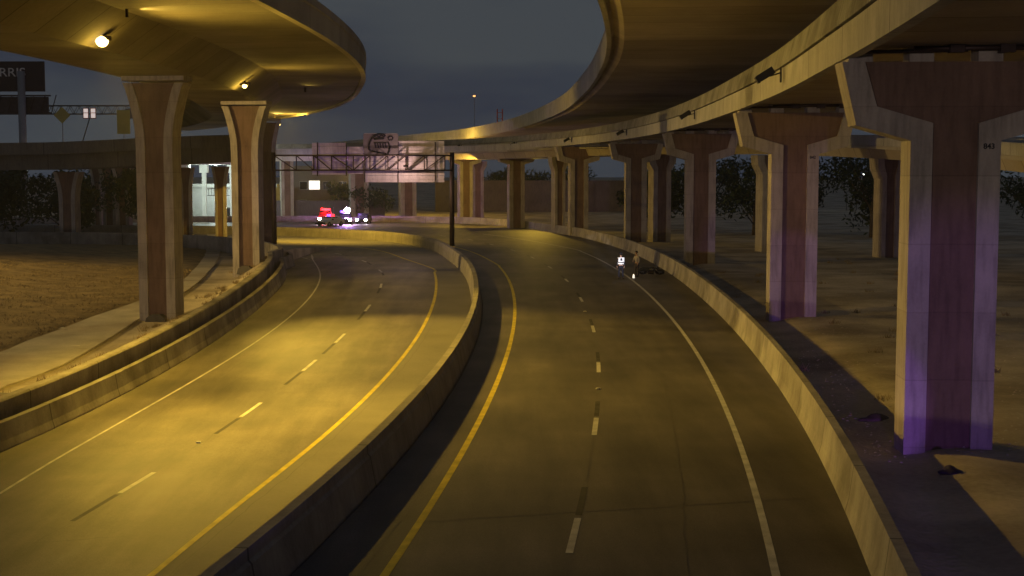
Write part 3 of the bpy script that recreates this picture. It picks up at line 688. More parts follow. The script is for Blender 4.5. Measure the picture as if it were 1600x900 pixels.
# ------------------------------------------------------------------ vehicles
glass = mat('dark_glass', (0.015, 0.017, 0.02), 0.1, 0.05, spec=0.6)
tyre = mat('tyre_rubber', (0.015, 0.015, 0.015), 0.9, 0.1)
chrome = mat('grey_trim', (0.4, 0.4, 0.42), 0.3, 0.05, metal=0.8)
head = emit('headlamp_lit', (1.0, 0.90, 0.82), 90)
def car(loc, rz, paint, label, H=1.75, L=5.0, W=1.95, pickup=False, bar=None, on=True, name='parked_car', plate=False):
    e = empty(name, loc, rz); tag(e, label, 'car' if not pickup else 'truck', None)
    # local -Y is the front
    hood = H*0.60
    prof = [(-L/2, 0.32), (-L/2-0.02, 0.62), (-L/2+0.12, hood*0.86), (-L/2+1.25, hood), (-L/2+2.0, H*0.97), (-L/2+2.5, H), (L/2-1.0, H*0.98), (L/2-0.25, hood*1.02), (L/2, hood*0.9), (L/2, 0.35)]
    if pickup: prof = [(-L/2, 0.4), (-L/2-0.02, 0.8), (-L/2+0.1, hood), (-L/2+1.3, hood*1.04), (-L/2+1.9, H*0.98), (-L/2+2.3, H), (-L/2+3.4, H*0.98), (-L/2+3.7, hood*1.05), (L/2, hood*1.03), (L/2, 0.45)]
    bm = BM(); secs = []
    for k, (sx, ins) in enumerate(((-1, 0.10), (-0.94, 0.0), (0.94, 0.0), (1, 0.10))):
        secs.append([bm.verts.new((sx*W/2*(0.82 if z > hood*1.1 else 1.0), y*(1-ins*0.12), z - (ins*0.25 if z > 0.5 else -ins*0.2))) for y, z in prof])
    n = len(prof)
    for a in range(3):
        for i in range(n): bm.faces.new((secs[a][i], secs[a][(i+1)%n], secs[a+1][(i+1)%n], secs[a+1][i]))
    bm.faces.new(secs[0]); bm.faces.new(secs[3][::-1]); bmesh.ops.recalc_face_normals(bm, faces=bm.faces[:])
    obj('body', bm, paint, e)
    bm = BM(); a = Vector(prof[3]); b = Vector(prof[4])
    y0, z0_, y1, z1 = a.x+0.12, a.y+0.05, b.x-0.02, b.y-0.03
    v = [bm.verts.new(c) for c in ((-W*.38, y0-.03, z0_), (W*.38, y0-.03, z0_), (W*.36, y1-.03, z1), (-W*.36, y1-.03, z1))]; bm.faces.new(v); obj('windscreen', bm, glass, e)
    for s in (-1, 1):
        bm = BM(); box(bm, s*W*0.43-0.02, s*W*0.43+0.02, -L/2+2.05, -L/2+3.3, hood*1.08, H*0.93); obj('side_window', bm, glass, e)
        for yy in (-L/2+0.95, L/2-0.95):
            bm = BM(); tube(bm, (s*(W/2-0.22), yy, 0.36), (s*(W/2+0.01), yy, 0.36), 0.36, n=20); wl = obj('wheel', bm, tyre, e)
            bm = BM(); tube(bm, (s*(W/2), yy, 0.36), (s*(W/2+0.02), yy, 0.36), 0.2, n=14); obj('rim', bm, chrome, wl)
        bm = BM(); ball(bm, (s*W*0.37, -L/2-0.02, hood*0.70), 0.2, 1.15, 0.5, 0.9); obj('headlight', bm, head if on else chrome, e)
        bm = BM(); box(bm, s*(W/2+0.08)-0.1, s*(W/2+0.08)+0.1, -L/2+1.7, -L/2+1.85, hood*1.05, hood*1.05+0.17); obj('wing_mirror', bm, M['plastic'], e)
    bm = BM(); box(bm, -W*0.26, W*0.26, -L/2-0.05, -L/2+0.02, 0.55, hood*0.78); obj('grille', bm, M['plastic'], e)
    bm = BM(); box(bm, -W*0.48, W*0.48, -L/2-0.12, -L/2+0.05, 0.34, 0.56); obj('bumper', bm, chrome if pickup else M['plastic'], e)
    if bar:
        for (x0, x1, m) in bar:
            bm = BM()
            if m is blue_b: ball(bm, ((x0+x1)/2, -L/2+2.6, H+0.42), 0.44, 1.1, 0.8, 0.9)
            else: box(bm, x0, x1, -L/2+2.5, -L/2+2.8, H+0.02, H+0.3)
            obj('beacon', bm, m, e)
    return e
red_b = emit('red_beacon', (1.0, 0.02, 0.03), 6); blue_b = emit('violet_flash', (0.72, 0.4, 1.0), 420); dim_b = emit('dim_blue_beacon', (0.2, 0.1, 0.9), 3)
wp = mat('white_car_paint', (0.7, 0.7, 0.72), 0.25, 0.04, spec=0.6); rp = mat('red_car_paint', (0.35, 0.03, 0.03), 0.3, 0.06, spec=0.6); kp = mat('black_car_paint', (0.03, 0.03, 0.035), 0.25, 0.05, spec=0.6)
VY = 222.0
def vx(px, Y=VY): return (px-800)*Y/FPX
vz = lambda Y: zr(Y)
car((vx(509.5, 225), 225, vz(225)), 0.05, rp, 'red pickup truck with lit headlights and a red beacon bar, leftmost of the vehicles', H=2.2, L=5.8, W=2.1, pickup=True, bar=[(-0.75, 0.75, red_b)], name='pickup_truck')
car((vx(516, 215.5), 215.5, vz(215.5)), -0.5, wp, 'white police car standing unlit in front of the red pickup', H=1.5, on=False, bar=[(-0.6, -0.05, dim_b), (0.05, 0.6, red_b)], name='police_car')
car((vx(540, 224), 224, vz(224)), 0.1, kp, 'dark police car flashing a blinding violet light, middle of the vehicles', H=1.85, bar=[(-0.85, -0.3, dim_b), (-0.25, 0.85, blue_b)], name='police_car')
car((vx(568.5, 226), 226, vz(226)), -0.05, kp, 'dark car with both headlights lit, rightmost of the vehicles', H=1.7, name='patrol_car')
light('violet_flash_light', 'SPOT', (vx(540, 221), 223.2, vz(222)+2.3), 7000, (0.5, 0.14, 1.0), 0.2, aim=(vx(590, 262), 262, 1.5), angle=100, blend=0.7)
light('violet_flash_light', 'POINT', (vx(540, 221), 221.2, vz(222)+2.5), 350, (0.6, 0.2, 1.0), 0.2)
light('red_flash_light', 'POINT', (vx(509, 224), 224, vz(222)+2.6), 500, (1.0, 0.05, 0.05), 0.2)
bm = BM(); tube(bm, (0, 0, 0), (0, 0, 2.6), 0.03); 
e = tag(obj('marker_post', bm, M['galv']), 'thin pale marker post left of the violet flash', 'post'); e.location = (vx(521.5, 232), 232, zr(232))

# ------------------------------------------------------------------ people
skin_m = mat('skin', (0.35, 0.2, 0.14), 0.6, 0.05); navy = mat('navy_cloth', (0.006, 0.006, 0.014), 0.8, 0.1); hair_m = mat('dark_hair', (0.01, 0.008, 0.006), 0.7, 0.1)
grey_cloth = mat('grey_shirt_cloth', (0.30, 0.27, 0.26), 0.85, 0.1); khaki = mat('dark_trousers', (0.05, 0.04, 0.04), 0.9, 0.1)
refl = mat('reflective_vest', (0.9, 0.9, 0.92), 0.35, 0.02, bump=0)
def skinned(name, verts, edges, rad, m, parent, sub=1, root=0):
    me = bpy.data.meshes.new(name); me.from_pydata([Vector(v) for v in verts], edges, []); o = link(name, me, m, parent)
    bm = BM(); bm.from_mesh(me); L_ = bm.verts.layers.skin.verify()
    for v, r in zip(bm.verts, rad):
        v[L_].radius = (r, r*0.8) if isinstance(r, float) else r; v[L_].use_root = (v.index == root)
    bm.to_mesh(me); bm.free()
    s = o.modifiers.new('skin', 'SKIN'); s.use_smooth_shade = True
    sb = o.modifiers.new('sub', 'SUBSURF'); sb.levels = sb.render_levels = 2
    return o
def person(loc, rz, label, top, legs, arms, lean=0.0, vest=False, cap=False):
    e = empty('person', loc, rz); tag(e, label, 'person')
    # body: pelvis, spine, neck, head, arms with hands, legs with feet (one continuous figure)
    V = [(0,0,0.95), (0,0.0,1.15), (0,0.01+lean*0.3,1.36), (0,0.0+lean*0.6,1.47), (0,-0.01+lean*0.8,1.545), (0,-0.02+lean*0.9,1.66), (0,-0.02+lean*0.9,1.72)]
    Rr = [(0.15,0.11), (0.135,0.10), (0.15,0.105), (0.075,0.065), (0.055,0.055), (0.078,0.09), (0.06,0.07)]
    E = [(0,1),(1,2),(2,3),(3,4),(4,5),(5,6)]
    for s in (-1, 1):
        b = len(V); V += [(s*0.185, lean*0.5, 1.42)] + [(s*abs(p[0]) if p[0] > 0 else s*p[0], p[1], p[2]) for p in arms[s]]
        Rr += [0.065, 0.048, 0.038, 0.032, 0.018]; E += [(2, b), (b, b+1), (b+1, b+2), (b+2, b+3), (b+3, b+4)]
        for j in range(4):      # short fingers and thumb
            pass
        b = len(V); V += [(s*0.10, 0, 0.88), (s*(0.11+0.02), -0.02, 0.50), (s*0.14, 0.02, 0.10), (s*0.15, -0.14, 0.035)]
        Rr += [0.092, 0.062, 0.045, 0.035]; E += [(0, b), (b, b+1), (b+1, b+2), (b+2, b+3)]
    body = skinned('body', V, E, Rr, skin_m, e)
    # trousers, top, shoes
    V2 = [(0,0,0.99), (0,0,0.90)]; R2 = [(0.165,0.125), (0.16,0.125)]; E2_ = [(0,1)]
    for s in (-1, 1):
        b = len(V2); V2 += [(s*0.10, 0, 0.80), (s*0.13, -0.02, 0.50), (s*0.14, 0.02, 0.09)]; R2 += [0.107, 0.082, 0.07]; E2_ += [(1, b), (b, b+1), (b+1, b+2)]
    skinned('trousers', V2, E2_, R2, legs, e)
    V3 = [(0,0,0.95), (0,0,1.15), (0,0.01+lean*0.3,1.36), (0,lean*0.6,1.46)]; R3 = [(0.175,0.135), (0.155,0.12), (0.17,0.125), (0.09,0.08)]; E3_ = [(0,1),(1,2),(2,3)]
    for s in (-1, 1):
        b = len(V3); V3 += [(s*0.185, lean*0.5, 1.42)] + [(s*abs(p[0]), p[1], p[2]) for p in arms[s][:2]]; R3 += [0.085, 0.066, 0.052]; E3_ += [(2, b), (b, b+1), (b+1, b+2)]
    skinned('shirt', V3, E3_, R3, top, e)
    for s in (-1, 1):
        bm = BM(); ball(bm, (s*0.15, -0.07, 0.05), 0.1, 0.5, 1.5, 0.55); obj('shoe', bm, M['plastic'], e)
    hy = -0.02 + lean*0.9
    bm = BM(); ball(bm, (0, hy+0.02, 1.72), 0.108, 0.9, 1.05, 0.9, sub=3)
    for v in list(bm.verts):
        if v.co.z < 1.70 and v.co.y < hy+0.02: bm.verts.remove(v)
    obj('hair', bm, hair_m, e)
    if cap:
        bm = BM(); tube(bm, (0, hy, 1.745), (0, hy, 1.83), 0.115, 0.12, 16); box(bm, -0.08, 0.08, hy-0.2, hy-0.08, 1.745, 1.758); obj('cap', bm, navy, e)
    if vest:
        bm = BM()
        P = [Vector(p) for p in ()]
        n = 20
        def ring(z0, z1, rx, ry, cy=0.0):
            a = [bm.verts.new((rx*math.cos(2*PI*i/n), cy+ry*math.sin(2*PI*i/n), z0)) for i in range(n)]
            b = [bm.verts.new((rx*0.99*math.cos(2*PI*i/n), cy+ry*0.99*math.sin(2*PI*i/n), z1)) for i in range(n)]
            for i in range(n): bm.faces.new((a[i], a[(i+1)%n], b[(i+1)%n], b[i]))
        ring(1.03, 1.13, 0.225, 0.165)
        ring(1.19, 1.27, 0.235, 0.17)
        for s in (-1, 1): box(bm, s*0.13-0.065, s*0.13+0.065, -0.175, 0.175, 1.22, 1.50)
        ring(1.44, 1.49, 0.225, 0.16)
        obj('safety_vest', bm, refl, e)
    return e
armD = {s: [(0.25, 0.02, 1.14), (0.25, -0.08, 0.90), (0.245, -0.11, 0.82), (0.24, -0.13, 0.74)] for s in (-1, 1)}
armB = {-1: [(0.27, -0.04, 1.16), (0.18, -0.22, 1.08), (0.12, -0.28, 1.06), (0.08, -0.32, 1.05)], 1: [(0.26, 0.0, 1.14), (0.25, -0.12, 0.92), (0.24, -0.16, 0.84), (0.24, -0.18, 0.77)]}
x, y = onroad(970, 436, zr); person((x, y, zr(y)), 0.1 + PI, 'officer seen from behind in a white reflective vest and dark uniform', navy, navy, armD, vest=True, cap=True)
OFF = (x, y)
x, y = onroad(995, 432, zr); person((x, y, zr(y)), -0.9, 'person in a light grey shirt and dark trousers beside the wrecked motorcycle', grey_cloth, khaki, armB, lean=-0.05)
x, y = onroad(990, 434.5, zr); bm = BM(); tube(bm, (0, 0, 0), (0, 0, 0.20), 0.075, 0.06, 12); tube(bm, (0, 0, 0.20), (0, 0, 0.27), 0.045, 0.03, 12)
e = tag(obj('bottle', bm, emit('bottle_glow', (1, 0.9, 0.75), 1.2)), 'small pale lantern standing on the road between the two people', 'bottle'); e.location = (x, y, zr(y)+0.005)  # pale bottle given a glow in its material, no lamp

# ------------------------------------------------------------------ fallen motorcycle by the barrier
x, y = onroad(1017, 431, zr)
e = empty('fallen_motorcycle', (x, y, zr(y)), -0.3); e.rotation_euler = (0, 0, -0.2); tag(e, 'dark motorcycle lying on its side against the foot of the barrier', 'motorcycle')
T = Matrix.Rotation(math.radians(58), 4, 'X')
def mo(name, build, m, par=None):
    bm = BM(); build(bm); bmesh.ops.transform(bm, matrix=Matrix.Translation((0, 0.35, 0.12)) @ T, verts=bm.verts); return obj(name, bm, m, par or e)
def torus(bm, c, R0, r0):
    n, k = 22, 8; vs = []
    for i in range(n):
        a = 2*PI*i/n; vs.append([bm.verts.new((c[0]+(R0+r0*math.cos(2*PI*j/k))*math.cos(a), c[1]+r0*math.sin(2*PI*j/k), c[2]+(R0+r0*math.cos(2*PI*j/k))*math.sin(a))) for j in range(k)])
    for i in range(n):
        for j in range(k): bm.faces.new((vs[i][j], vs[i][(j+1)%k], vs[(i+1)%n][(j+1)%k], vs[(i+1)%n][j]))
for cx in (-0.62, 0.62):
    wl = mo('wheel', lambda bm, cx=cx: torus(bm, (cx, 0, 0.31), 0.25, 0.085), tyre)
    mo('rim', lambda bm, cx=cx: [tube(bm, (cx, 0, 0.31), (cx+0.22*math.cos(a), 0, 0.31+0.22*math.sin(a)), 0.012) for a in [k*PI/3 for k in range(6)]], chrome, wl)
mo('engine', lambda bm: (box(bm, -0.22, 0.2, -0.16, 0.16, 0.22, 0.55), tube(bm, (-0.2, 0.2, 0.25), (-0.75, 0.24, 0.3), 0.05)), M['steel'])
mo('fuel_tank', lambda bm: ball(bm, (0.12, 0, 0.72), 0.2, 1.5, 0.85, 0.75), kp)
mo('seat', lambda bm: box(bm, -0.6, -0.08, -0.13, 0.13, 0.66, 0.76), M['plastic'])
mo('fork', lambda bm: [tube(bm, (0.62, s*0.1, 0.31), (0.38, s*0.1, 0.92), 0.028) for s in (-1, 1)], chrome)
mo('handlebar', lambda bm: (tube(bm, (0.36, -0.38, 0.98), (0.36, 0.38, 0.98), 0.02), ball(bm, (0.52, 0, 0.86), 0.1)), M['plastic'])
mo('fairing', lambda bm: (box(bm, -0.75, -0.5, -0.1, 0.1, 0.6, 0.72), box(bm, 0.3, 0.62, -0.12, 0.12, 0.62, 0.72)), kp)

# ------------------------------------------------------------------ trees
def tree(x, y, z, h, r, label, nleaf=1500, seed=0, group='dark trees behind the bridges', low=0.25, m=None, lf=0.32):
    rnd = random.Random(seed*7+3); e = empty('tree', (x, y, z)); tag(e, label, 'tree', group)
    bm = BM(); tips = []
    tube(bm, (0, 0, -0.3), (0.1, 0, h*0.45), 0.05*h*0.6, 0.03*h*0.6, 9)
    for k in range(9):
        a = k*2.4 + rnd.random(); zz = h*(low+0.1 + 0.5*rnd.random()*1.0); rr = r*(0.5+0.45*rnd.random())
        p1 = Vector((rr*math.cos(a), rr*math.sin(a), min(h*0.92, zz+h*0.2))); tube(bm, (0.05, 0, min(zz*0.6, h*.44)), p1, 0.016*h*.6, 0.006*h*.6, 6); tips.append(p1)
    tips.append(Vector((0, 0, h*0.85)))
    obj('trunk', bm, M['bark'], e)
    bm = BM(); clumps = [(t, r*rnd.uniform(0.32, 0.55)) for t in tips]
    for _ in range(8):
        a = rnd.random()*6.28; q = r*rnd.random()**0.5*0.8; clumps.append((Vector((q*math.cos(a), q*math.sin(a), h*rnd.uniform(low+0.1, 0.9))), r*rnd.uniform(0.25, 0.45)))
    for _ in range(nleaf):
        c, cr_ = rnd.choice(clumps); d = Vector((rnd.gauss(0, 1), rnd.gauss(0, 1), rnd.gauss(0, 0.8))); d.normalize(); p = c + d*cr_*rnd.random()**0.4
        if p.z < 0.3: continue
        s = lf*rnd.uniform(0.6, 1.4); u = Vector((rnd.gauss(0, 1), rnd.gauss(0, 1), rnd.gauss(0, 1))).normalized(); v = u.orthogonal().normalized()
        vs = [bm.verts.new(q_) for q_ in (p-u*s, p-v*s*0.45, p+u*s, p+v*s*0.45)]; bm.faces.new(vs)
    obj('crown', bm, m or M['leaf'], e)
    return e
tr = [(-64,168,9,5.5,'broad dark tree at the left edge beneath the distant ramp'), (-57,176,8,4.5,'dark tree left of the lone pale pier'), (-50,186,9,4.5,'dark tree just behind the lone pale pier'),
      (-58,210,10,4.0,'dark tree right of the lone pale pier'), (-72,186,10,5,'dark tree partly cut by the left edge of the view'),
      (44,170,10.5,6,'large dark tree between the first two hammerhead piers'), (37,184,9,5,'dark tree left of the large one between the first two piers'), (31,178,9.5,5,'bushy dark tree right behind the second hammerhead pier'),
      (26,196,9.5,5,'dark tree in the gap between the second and third hammerhead piers'), (62,160,11,6,'dark tree at the right edge beyond the nearest pier'), (54,178,10,5,'dark tree beyond the slender pier at the right'),
      (21,214,8.5,4,'dark tree left of the third hammerhead pier'), (-27,262,5.5,4,'bushy tree with pale lit leaves behind the gantry sign'), (-32,268,6,3.5,'dark bush tree between two far piers'),
      (4.5,300,9,4,'dark tree above the far wall, right of the gantry post'), (13,306,9.5,4,'dark tree above the far wall near the fifth pier'), (-2,302,9,3.6,'dark tree above the far wall beside the gantry post')]
for k, (x, y, h, r, lab) in enumerate(tr): tree(x, y, gh(x, y)-0.1, h, r, lab, seed=k, nleaf=3200 if k < 12 else 1500, low=0.12)

# ------------------------------------------------------------------ far buildings and walls
wallm = mat('far_block_wall', (0.12, 0.10, 0.11), 0.9, 0.15, 0.4, 3, streak=0.3)
bm = BM(); box(bm, -16, 34, 0, 0.4, 0, 6.4); box(bm, -16.1, 34.1, -0.06, 0.46, 6.4, 6.55)
for k in range(13): box(bm, -16+k*4.1, -15.7+k*4.1, -0.1, -0.003, 0, 6.4)
e = tag(obj('sound_wall', bm, wallm), 'long grey block wall in the distance behind the far piers', 'wall'); e.location = (0, 290, -1.3)
bm = BM(); box(bm, -14, 14, 0, 0.4, 0, 3.0)
e = tag(obj('block_wall', bm, wallm), 'dim low block wall behind the flashing vehicles', 'wall'); e.location = (-38, 262, -1.3)
def building(loc, W_, D_, H_, label, m, wins, lit, floors=2):
    e = empty('building', loc); tag(e, label, 'building')
    bm = BM(); box(bm, -W_/2, W_/2, 0, D_, 0, H_); obj('wall', bm, m, e)
    bm = BM(); box(bm, -W_/2-0.4, W_/2+0.4, -0.5, D_+0.3, H_+0.003, H_+0.35); obj('roof', bm, M['deck'], e)
    for k, (x0, x1, z0_, z1) in enumerate(wins):
        bm = BM(); box(bm, x0-0.08, x1+0.08, -0.06, -0.004, z0_-0.08, z1+0.08); f = obj('window', bm, M['galv'], e)
        bm = BM(); box(bm, x0, x1, -0.09, -0.063, z0_, z1); obj('pane', bm, lit if k == 0 else glass, f)
    return e
motel = mat('plaster_wall', (0.14, 0.13, 0.125), 0.9, 0.12, 0.4, 4)
x = vx(498, 275); building((x, 275, -1.3), 14, 9, 9.2, 'dim two storey building with one bright window, left of the violet flash', motel,
    [(-1.8, 0.3, 4.9, 6.6), (-3.6, -2.2, 4.9, 6.4), (1.0, 2.6, 4.9, 6.4), (-6.2, -5.0, 4.9, 6.4), (4.2, 5.6, 4.9, 6.4), (-3.8, -2.4, 1.2, 2.8), (2.0, 3.4, 1.2, 2.8)], emit('lit_window', (1.0, 0.95, 0.8), 1.6))
# bright forecourt seen through the left piers
FX, FY = vx(322, 245), 245
conc_b = mat('forecourt_paving', (0.45, 0.46, 0.45), 0.7, 0.15, 0.6, 8)
bm = BM(); box(bm, -9, 9, -32, 25, 0, 0.03); e = obj('forecourt_pavement', bm, conc_b); tag(e, kind='structure'); e.location = (FX, FY, -1.3)
def canopy():
    e = empty('canopy', (FX-1.5, FY, -1.27)); tag(e, 'white lit canopy on square columns over the bright forecourt', 'canopy')
    cm = mat('white_render', (0.75, 0.78, 0.74), 0.7, 0.05)
    for x, y in ((0, -8), (0, 6), (5, 6)):
        bm = BM(); box(bm, x-0.35, x+0.35, y-0.35, y+0.35, 0, 8.2); obj('column', bm, cm, e)
        bm = BM(); box(bm, x-0.7, x+0.7, y-0.7, y+0.7, 8.2, 9.6); obj('column_head', bm, cm, e)
    bm = BM(); box(bm, -6, 7, -10, 9, 9.61, 10.4); obj('roof', bm, cm, e)
    bm = BM()
    for z in (4.0, 5.2): box(bm, -0.3, 6, 9.3, 9.4, z, z+0.12)
    for k in range(12): box(bm, k*0.5, k*0.5+0.06, 9.28, 9.42, 4.0, 5.2)
    obj('railing', bm, M['steel'], e)
canopy()
car((FX+2.6, FY+8, -1.26), 1.2, kp, 'dark car parked on the bright forecourt beyond the left piers', H=1.9, L=5.2, on=True, name='parked_car')
bm = BM(); box(bm, -7, 9, 0, 6, 0, 5.4); box(bm, -7.3, 9.3, -0.4, 6.3, 5.41, 6.1)
e = tag(obj('shop_building', bm, mat('pale_render', (0.5, 0.52, 0.5), 0.8, 0.1, 1, 5)), 'pale low building at the back of the bright forecourt', 'building'); e.location = (FX, FY+20, -1.3)
def lamp_post(x, y, z, h, label, m, r=0.28, group='far street lamps'):
    e = empty('street_lamp', (x, y, z)); tag(e, label, 'street lamp', group)
    bm = BM(); tube(bm, (0, 0, 0), (0, 0, h), 0.11, 0.07, 10); tube(bm, (0, 0, h-0.1), (0, -1.0, h+0.2), 0.05); obj('pole', bm, M['galv'], e)
    bm = BM(); box(bm, -0.16, 0.16, -1.6, -0.9, h+0.15, h+0.32); obj('head', bm, M['galv'], e)
    bm = BM(); ball(bm, (0, -1.25, h+0.13), r, 1, 1, 0.6); obj('bulb', bm, m, e)
    return e
lamp_post(FX+3.0, FY-4, -1.3, 9.6, 'white tube lamp beside the forecourt canopy', lens_w)
light('forecourt_light', 'POINT', (FX+2.5, FY-5.5, 7.8), 3500, (0.85, 1.0, 0.88), 0.4)
light('forecourt_light', 'POINT', (FX-1, FY+13, 7), 2500, (0.85, 1.0, 0.88), 0.4)
orange = emit('orange_bulb', (1.0, 0.42, 0.12), 3)
for px, py, Y, lab, m in ((741,150,420,'single orange light high in the sky on a thin mast',orange), (1342,245,300,'bright yellow white light between the first two piers',lens_w),
                       (1326,259,300,'smaller white light left of and below the bright one between the piers',lens_w), (1350,272,290,'small white light below the bright one between the piers',lens_w)):
    p = aty(px, py, Y); lamp_post(p.x, Y+1.25, -1.3, p.z+1.3-0.13, lab, m, r=0.42 if Y > 400 else 0.32)
# two thin red lit posts on the high flyover
p = aty(781, 180, 300)
bm = BM()
for s in (-0.55, 0.55): tube(bm, (s, 0, -9), (s, 0, 1.3), 0.12)
for k in range(6): box(bm, -0.55, 0.55, -0.03, 0.03, -6+k*1.3, -5.9+k*1.3)
e = tag(obj('mast', bm, mat('red_mast_paint', (0.85, 0.12, 0.06), 0.5, 0.1)), 'slim twin legged red mast rising behind the high flyover parapet', 'mast'); e.location = p

# ------------------------------------------------------------------ distant signs at the left
def sgn(px, py, Y): return aty(px, py, Y)
def billboard():
    Y = 230; p = sgn(22, 128, Y); e = empty('billboard', (p.x, Y, -0.5)); tag(e, 'dark billboard with pale capital letters on a thick pole at the far left', 'billboard')
    def Q(px, py): q = aty(px, py, Y); return q.x-p.x, q.z+0.5
    x0, z0_ = Q(-60, 143); x1, z1 = Q(69, 96)
    bm = BM(); box(bm, x0, x1, -0.2, 0.2, z0_, z1); obj('board', bm, mat('dark_board', (0.05, 0.03, 0.03), 0.7, 0.1), e)
    bm = BM(); xx, zz = Q(36, 122); tube(bm, (xx, -0.9, 0), (xx, -0.9, Q(36,112)[1]), 0.62, 0.6, 16); obj('pole', bm, M['galv'], e)
    bm = BM(); x2, z2 = Q(0, 178); x3, z3 = Q(78, 148); box(bm, x0, x3, 0.3, 0.5, z3-0.25, z3); box(bm, x0, x3, 0.2, 0.6, z2, z2+0.3); 
    for k in range(9): tube(bm, (x0+(x3-x0)*k/8, 0.4, z2), (x0+(x3-x0)*(k+0.5)/8, 0.4, z3), 0.08)
    box(bm, x2-2, x3-.5, 0.6, 0.9, z2+.3, z3-.3)
    obj('catwalk', bm, M['steel'], e)
    t = text_mesh('lettering', 'RRIS', 2.0, mat('pale_letters', (0.8, 0.75, 0.7), 0.6, 0.1), e, 0.02, 0.01)
    q = Q(-1, 119.5); t.location = (q[0], -0.23, q[1]); t.rotation_euler = (PI/2, 0, 0); t.scale = (1.15, 1, 1)
billboard()
ym = mat('yellow_sign', (0.45, 0.38, 0.12), 0.6, 0.1)
Y = 160; p = sgn(97, 180, Y)
e = empty('warning_sign', (p.x, Y, 9.6)); tag(e, 'yellow diamond warning sign above the distant ramp', 'sign')
bm = BM(); s = 0.95; prism(bm, [(0, -s), (s, 0), (0, s), (-s, 0)], -0.02, 0.02); o = obj('plate', bm, ym, e); o.location = (0, 0, p.z-9.6)
bm = BM(); tube(bm, (0, 0.08, -0.3), (0, 0.08, p.z-9.6), 0.05); obj('post', bm, M['galv'], e)
p = sgn(193, 190, Y); e = empty('ramp_sign', (p.x, Y, 9.8)); tag(e, 'faded yellow rectangular sign beside the top of the nearest left pier', 'sign')
bm = BM(); box(bm, -0.75, 0.75, -0.02, 0.02, -1.4, 1.3); o = obj('plate', bm, ym, e); o.location = (0, 0, p.z-9.8)
bm = BM(); tube(bm, (0, 0.08, -0.3), (0, 0.08, p.z-9.8), 0.05); obj('post', bm, M['galv'], e)
p = sgn(140, 177, Y); e = empty('signal_sign', (p.x, Y, 9.5)); tag(e, 'pair of small lit white signs with red edges on a slanting arm', 'sign')
zz = p.z-9.5; litw = emit('lit_sign_face', (1.0, 0.82, 0.76), 0.55)
for s in (-1, 1):
    bm = BM(); box(bm, s*0.42-0.33, s*0.42+0.33, -0.06, 0.0, zz-0.62, zz+0.62); f = obj('sign_box', bm, mat('red_frame', (0.25, 0.03, 0.02), 0.5, 0.1), e)
    bm = BM(); box(bm, s*0.42-0.25, s*0.42+0.25, -0.075, -0.063, zz-0.52, zz+0.0); box(bm, s*0.42-0.25, s*0.42+0.25, -0.075, -0.063, zz+0.08, zz+0.52); obj('lit_face', bm, litw, f)
bm = BM(); tube(bm, (0, 0.05, zz-0.5), (-0.9, 0.05, 1.2), 0.06); tube(bm, (-0.9, 0.05, 1.2), (-0.95, 0.05, -0.3), 0.06); obj('arm', bm, M['steel'], e)
# distant truss bridge
Y = 240; bm = BM(); a = sgn(-40, 165, Y); b = sgn(210, 178, Y); h = sgn(0, 165, Y).z - sgn(0, 178, Y).z
zt_ = a.z; zb_ = b.z; n = 34
for d in (0, 1.2):
    tube(bm, (a.x, d, zt_), (b.x, d, zt_), 0.1, n=6); tube(bm, (a.x, d, zb_), (b.x, d, zb_), 0.1, n=6)
    for k in range(n):
        xa = a.x+(b.x-a.x)*k/n; xb = a.x+(b.x-a.x)*(k+1)/n; tube(bm, (xa, d, zb_ if k % 2 else zt_), (xb, d, zt_ if k % 2 else zb_), 0.05, n=5)
e0 = empty('truss_gantry', (0, Y, 0)); tag(e0, 'thin dark lattice gantry against the sky behind the small left signs', 'sign gantry')
obj('truss', bm, M['steel'], e0)
bm = BM(); tube(bm, (a.x+.3, 0.6, -1), (a.x+.3, 0.6, zt_), 0.3); tube(bm, (b.x+2, 0.6, -1), (b.x+2, 0.6, zt_), 0.3); tube(bm, (b.x, .6, zt_), (b.x+2, .6, zt_), .1); obj('post', bm, M['steel'], e0)

# ------------------------------------------------------------------ litter, stones, mounds
def stone(x, y, z, r, label, m, name='rock', sc=(1, 1, 0.5), seed=0):
    bm = BM(); ball(bm, (0, 0, 0), r, *sc, sub=3)
    for v in bm.verts:
        v.co += v.co.normalized()*noise.noise(v.co*3/r*0.35+Vector((seed, 0, 0)))*r*0.45
    o = obj(name, bm, m); o.location = (x, y, z); tag(o, label, 'rock' if name == 'rock' else name.replace('_', ' ')); return o
rockm = mat('grey_stone', (0.22, 0.2, 0.19), 0.9, 0.25, 3, 20); bagm = mat('black_bag', (0.03, 0.025, 0.03), 0.4, 0.3, 3, 20)
p = atz(1484, 730, 0.05); stone(p.x, p.y, gh(p.x, p.y)+0.03, 0.3, 'dark flat bundle of cloth on the dirt in front of the nearest pier', bagm, 'cloth_bundle', (1, 0.8, 0.35), 2)
p = atz(1366, 642, 0.1); stone(p.x, p.y, gh(p.x, p.y)+0.02, 0.5, 'dark heap of debris on the dirt left of the nearest pier', M['bark'], 'debris_heap', (1, 0.5, 0.25), 5)
p = atz(12, 607, -0.4); stone(p.x, p.y, gh(p.x, p.y)+0.05, 0.5, 'dark mound at the left edge beside the pale apron', rockm, 'rock', (1.3, 1, 0.4), 8)
litm = mat('white_litter', (0.7, 0.66, 0.55), 0.6, 0.1)
